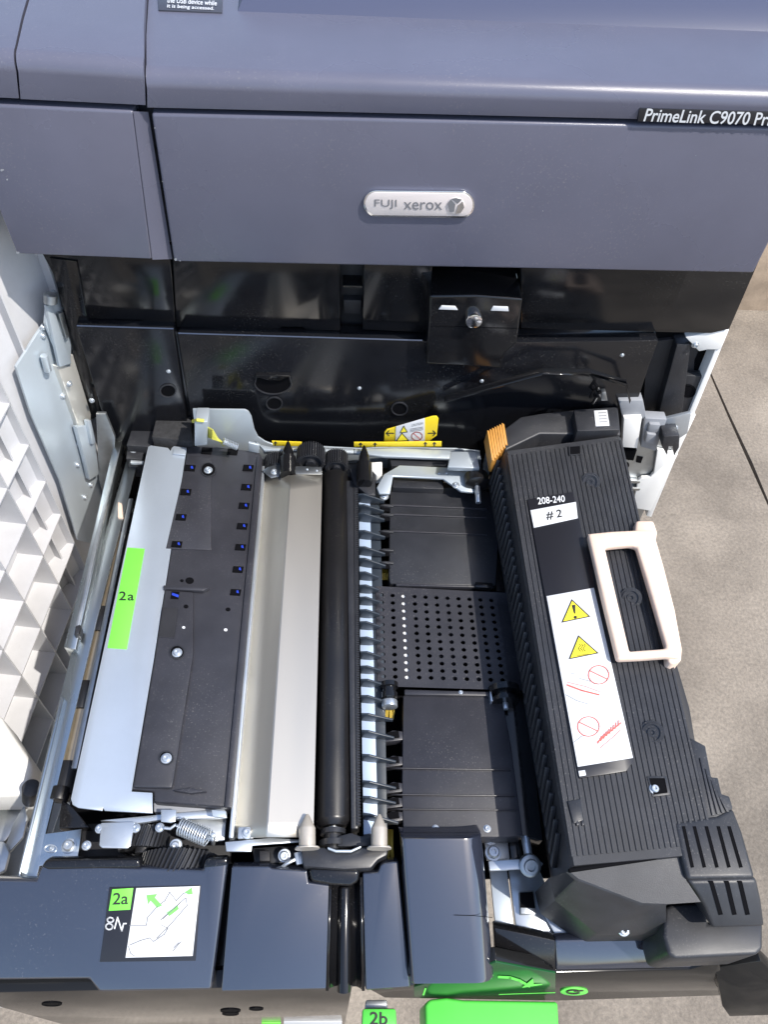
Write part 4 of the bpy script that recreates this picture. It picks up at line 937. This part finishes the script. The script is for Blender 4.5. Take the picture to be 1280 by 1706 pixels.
# label area
LA = off(FT, .0022)
lab = slab('label_base', [(879, 832), (955, 819), (1056, 1268), (1044, 1284), (966, 1296), (960, 1270)], LA, .0026, 'label_black', fu, .0003)
text('label_text', '208-240', [(895, 829), (941, 825), (942, 836), (897, 840.5)], LA, 'white_print', lab, bold=.012)
slab('number_sticker', [(884, 850), (960, 836), (963, 863), (890, 879)], off(LA, .0006), .0005, 'white_print', lab, .0001)
text('number_text', '# 2', [(910, 852), (936, 848), (937, 862.5), (911, 867)], off(LA, .0006), 'black_print', lab, lift=.0003, bold=.015)
slab('safety_sticker', [(911, 993), (990, 979), (1055, 1262), (963, 1277)], off(LA, .0006), .0005, 'white_print', lab, .0001)
SL = off(LA, .0006)
def tri(a, b, c):
    q = [a, b, c]; cx = sum(p[0] for p in q)/3; cy = sum(p[1] for p in q)/3
    flat('warning_triangle', q, SL, 'black_print', lab, .0004, .0002)
    flat('warning_triangle_face', [(cx+(x-cx)*.86, cy+(y-cy)*.86) for x, y in q], SL, 'yellow_sign', lab, .0007, .0002)
tri((953, 998), (984, 1027), (936, 1037)); tri((964, 1058), (998, 1088), (948, 1098))
flat('exclamation_mark', [(953, 1008), (959, 1007), (959, 1022), (957, 1022)], SL, 'black_print', lab, .001, .0002); flat('exclamation_dot', ring_px(959, 1028, 2.8, 2.4, 12), SL, 'black_print', lab, .001, .0002)
for k in range(3): strip_px('heat_wave', [(966+k*4+2*math.sin(a*1.6), 1073+a*2.4) for a in range(6)], .9, SL, 'black_print', lab, .001)
strip_px('heat_line', [(962, 1092), (981, 1089)], .9, SL, 'black_print', lab, .001)
def prohib(x, y, r):
    strip_px('prohibition_ring', ring_px(x, y, r, r*.9, 28), 1.5, SL, 'red_print', lab, .0005, True); strip_px('prohibition_bar', [(x-r*.85, y-r*.4), (x+r*.85, y+r*.42)], 1.5, SL, 'red_print', lab, .0005)
prohib(998, 1124, 17); prohib(981, 1210, 18)
strip_px('drawing_line', [(946, 1141), (970, 1150), (998, 1157)], 2.4, SL, 'red_print', lab, .0005); strip_px('drawing_line', [(945, 1136), (975, 1143), (1000, 1152)], .8, SL, 'red_print', lab, .0005)
strip_px('drawing_line', [(943, 1157), (962, 1167), (982, 1173)], .7, SL, 'grey_print', lab, .0005); strip_px('drawing_line', [(952, 1122), (960, 1121)], .7, SL, 'grey_print', lab, .0005); strip_px('drawing_line', [(966, 1130), (985, 1135)], .7, SL, 'grey_print', lab, .0005)
strip_px('drawing_line', [(957, 1236), (970, 1226), (985, 1226)], .7, SL, 'grey_print', lab, .0005)
strip_px('drawing_line', [(996, 1236), (1035, 1204)], 2.0, SL, 'red_print', lab, .0005); strip_px('drawing_line', [(1000, 1246), (1024, 1226), (1034, 1216)], .9, SL, 'red_print', lab, .0005)
for k in range(8): strip_px('drawing_line', [(997+k*4.8, 1238-k*4.1), (1003+k*4.0, 1226-k*3.7)], 1.5, SL, 'red_print', lab, .0006)
slab('small_sticker', [(964, 1284), (975, 1282.5), (977, 1291), (966, 1293)], off(LA, .0005), .0004, 'white_print', lab, .0001)
# ivory handle: a tilted open frame
HZ = .069
ho = [(979, 890), (1058, 882), (1064, 866), (1090, 866), (1096, 886), (1091, 908), (1118, 985), (1139, 1080), (1136, 1098), (1120, 1105), (1112, 1094), (1030, 1097)]
hi_ = [(1010, 910), (1062, 906), (1112, 1080), (1050, 1083)]
def zpt(x, y): return P(x, y, HZ-.012 if x < 1000+(y-880)*.22 else HZ)
bm = bmesh.new()
def bar(q, top=HZ, th=.016, bm=bm): prism_into(bm, [P(x, y, top) for x, y in q], Vector((0, 0, -th)))
def hslab(name, q, top, th, bev=.003): return slab(name, q, ('z', top), th, 'ivory', fu, bev, 4)
bm.free()
# frame as one ring mesh, rounded
outer = [(980, 888), (1020, 884), (1062, 882), (1090, 882), (1108, 945), (1126, 1015), (1138, 1080), (1134, 1096), (1112, 1093), (1070, 1096), (1030, 1098), (1006, 1000)]
inner = [(1009, 911), (1028, 909), (1052, 907), (1062, 910), (1076, 958), (1093, 1015), (1110, 1074), (1110, 1079), (1100, 1080), (1070, 1082), (1050, 1084), (1030, 1000)]
bm = bmesh.new(); R0 = []
zo = lambda x: HZ-.010
levels = []
for lift_, io in ((0, 'i'), (-.020, 'i')):
    pass
to = [bm.verts.new(P(x, y, HZ)) for x, y in outer]; ti = [bm.verts.new(P(x, y, HZ)) for x, y in inner]
lo_o = [bm.verts.new(P(x, y, HZ)+Vector((0, 0, -.008))) for x, y in outer]; lo_i = [bm.verts.new(P(x, y, HZ)+Vector((0, 0, -.008))) for x, y in inner]
k = len(outer)
for i in range(k):
    j = (i+1) % k
    bm.faces.new((to[i], to[j], ti[j], ti[i])); bm.faces.new((to[i], lo_o[i], lo_o[j], to[j])); bm.faces.new((ti[i], ti[j], lo_i[j], lo_i[i])); bm.faces.new((lo_o[i], lo_i[i], lo_i[j], lo_o[j]))
hd = finish('handle', bm, 'ivory', fu, .0035, 4, 60)
slab('handle_bracket', [(1058, 884), (1060, 866), (1090, 866), (1097, 886), (1091, 912), (1068, 905)], ('z', HZ-.006), .05, 'ivory', hd, .003, 3)
slab('handle_bracket', [(1112, 1082), (1138, 1078), (1136, 1100), (1122, 1106), (1114, 1102)], ('z', HZ-.004), .05, 'ivory', hd, .003, 3)
slab('handle_bracket', [(980, 890), (1000, 888), (1030, 1090), (1030, 1098)], ('z', HZ-.012), .03, 'ivory', hd, .002)
# right side stepped flange
slab('side_flange', [(1040, 830), (1062, 880), (1150, 1180), (1160, 1240), (1140, 1230), (1050, 900)], ('z', .04), .06, 'black_matte', fu, .001)
ss = slab('side_step', [(1150, 1228), (1176, 1242), (1186, 1294), (1197, 1295), (1203, 1322), (1216, 1326), (1222, 1346), (1200, 1372), (1180, 1372)], ('z', FZ-.0004), .06, 'fuser_black', fu, .0010)
for k in range(4): slab('step_ridge', [(1166+k*9, 1262+k*18), (1170+k*9, 1262+k*18), (1192+k*8, 1358-k*2), (1187+k*8, 1358-k*2)], ('z', FZ+.0006), .0012, 'fuser_black', ss, .0003)
slab('end_core', [(1100, 1460), (1256, 1460), (1268, 1562), (1115, 1566)], ('z', .004), .06, 'fuser_black', fu, .002)
# vented end block
VP_ = ('z', FZ+.001)
vb = slab('vent_block', [(1124, 1368), (1195, 1358), (1222, 1344), (1238, 1385), (1260, 1462), (1146, 1464), (1136, 1425)], VP_, .05, 'fuser_black', fu, .003, 3)
for x0, y0, x1, y1 in ((1137, 1376, 1155, 1444), (1155, 1376, 1175, 1444), (1175, 1376, 1196, 1444), (1195, 1376, 1216, 1444), (1213, 1376, 1236, 1444)):
    q = [(x0, y0), (x0+5, y0), (x1+2, y1), (x1-3, y1+1)]
    recess('vent_slot', q, VP_, .01, 'void', vb, .0005, .0005); hole(q, VP_, vb, lift=.0003, name='slot_shadow')
VF = plane3(P(1150, 1466, FZ+.0), P(1262, 1466, FZ+.0), P(1200, 1545, FZ-.025))
vf = slab('vent_front', [(1146, 1467), (1262, 1464), (1270, 1500), (1276, 1545), (1188, 1548), (1174, 1512), (1168, 1502)], VF, .05, 'fuser_black', fu, .003, 3)
for x0, x1 in ((1185, 1203), (1211, 1226), (1233, 1248)):
    q = [(x0-3, 1468), (x0+4, 1468), (x1+2, 1523), (x1-5, 1524)]
    recess('vent_slot', q, VF, .01, 'void', vf, .0005, .0005); hole(q, VF, vf, lift=.0003, name='slot_shadow')
slab('end_grip', [(1108, 1512), (1120, 1506), (1164, 1503), (1176, 1512), (1180, 1538), (1272, 1536), (1272, 1580), (1262, 1590), (1126, 1597), (1114, 1590), (1106, 1560)], ('z', .012), .05, 'fuser_black', fu, .004, 3)
# front cap: faceted shell
a1_ = P(944, 1452, FZ-.004); a2_ = P(1132, 1424, FZ-.004); a3_ = P(1144, 1466, FZ-.004); a4_ = P(1168, 1502, FZ-.008)
m1 = P(962, 1466, FZ-.008); m2 = P(1070, 1508, FZ-.016); m3 = P(1110, 1506, FZ-.018)
b1_ = P(925, 1500, .012); b2_ = P(995, 1556, -.004); b3_ = P(1110, 1555, -.006); b0 = P(915, 1462, .01)
bm = bmesh.new(); V = {k: bm.verts.new(v) for k, v in dict(a1=a1_, a2=a2_, a3=a3_, a4=a4_, m1=m1, m2=m2, m3=m3, b1=b1_, b2=b2_, b3=b3_, b0=b0, g1=b1_+Vector((0, 0, -.05)), g2=b2_+Vector((0, 0, -.04)), g3=b3_+Vector((0, 0, -.04)), g0=b0+Vector((0, 0, -.05))).items()}
for f in (('a1', 'a2', 'a3', 'a4', 'm3', 'm2', 'm1'), ('m1', 'm2', 'b2', 'b1'), ('m2', 'm3', 'b3', 'b2'), ('a1', 'm1', 'b1', 'b0'), ('b0', 'b1', 'g1', 'g0'), ('b1', 'b2', 'g2', 'g1'), ('b2', 'b3', 'g3', 'g2')):
    bm.faces.new([V[q] for q in f])
fc = finish('front_cap', bm, 'fuser_black', fu, .0016, 2, 18); 
slab('cap_gap', [(948, 1446), (1130, 1420), (1131, 1425), (950, 1452)], ('z', FZ-.001), .004, 'void', fu, .0004)
screw(P(1040, 1548, -.002), (0, -.5, 1), .005, fu)

# ---- printed instruction panel on the drawer's left front cover
IP = off(FS, .0008)
ip = slab('instruction_label', [(182, 1478), (334, 1475), (326, 1600), (166, 1602), (172, 1560)], IP, .0006, 'label_black', c1, .0001)
slab('instruction_picture', [(227, 1479), (333, 1476), (321, 1592), (209, 1595)], off(IP, .0005), .0004, 'white_print', c1, .0001)
slab('instruction_number', [(187, 1481), (222, 1479), (217, 1515), (181, 1517)], off(IP, .0005), .0004, 'green', c1, .0001)
JP = off(IP, .0005)
text('label_text', '2a', [(189, 1487), (215, 1486), (213, 1506), (187, 1507)], JP, 'black_print', c1, .0003, bold=.01)
strip_px('jam_symbol', ring_px(184, 1532, 5, 4, 14), 2.2, IP, 'white_print', c1, .0004, True); strip_px('jam_symbol', ring_px(182, 1543, 5.5, 5, 14), 2.2, IP, 'white_print', c1, .0004, True)
strip_px('jam_symbol', [(191, 1546), (196, 1528), (203, 1550), (206, 1538), (210, 1538)], 2.2, IP, 'white_print', c1, .0004)
flat('green_arrow', [(244, 1491), (262, 1489), (258, 1495), (270, 1508), (262, 1512), (251, 1500), (247, 1506)], JP, 'green_mark', c1, .0004, .0002)
flat('green_arrow', [(308, 1486), (320, 1478), (321, 1489), (314, 1490)], JP, 'green_mark', c1, .0004, .0002)
flat('green_patch', [(278, 1520), (296, 1508), (298, 1514), (282, 1526)], JP, 'green_mark', c1, .0004, .0002)
for q in ([(216, 1541), (244, 1541), (246, 1528), (262, 1510), (275, 1500), (283, 1486), (294, 1500)], [(268, 1532), (310, 1495), (312, 1508), (284, 1540), (262, 1562)], [(216, 1574), (235, 1566), (250, 1562), (256, 1568), (274, 1556)],
          [(294, 1500), (306, 1488), (316, 1486)], [(272, 1530), (300, 1504)], [(214, 1576), (218, 1588), (224, 1592)], [(288, 1584), (302, 1568)], [(290, 1578), (298, 1570)], [(274, 1556), (280, 1546), (268, 1540)]):
    strip_px('drawing_line', q, 1.2, JP, 'grey_print', c1, .0005)
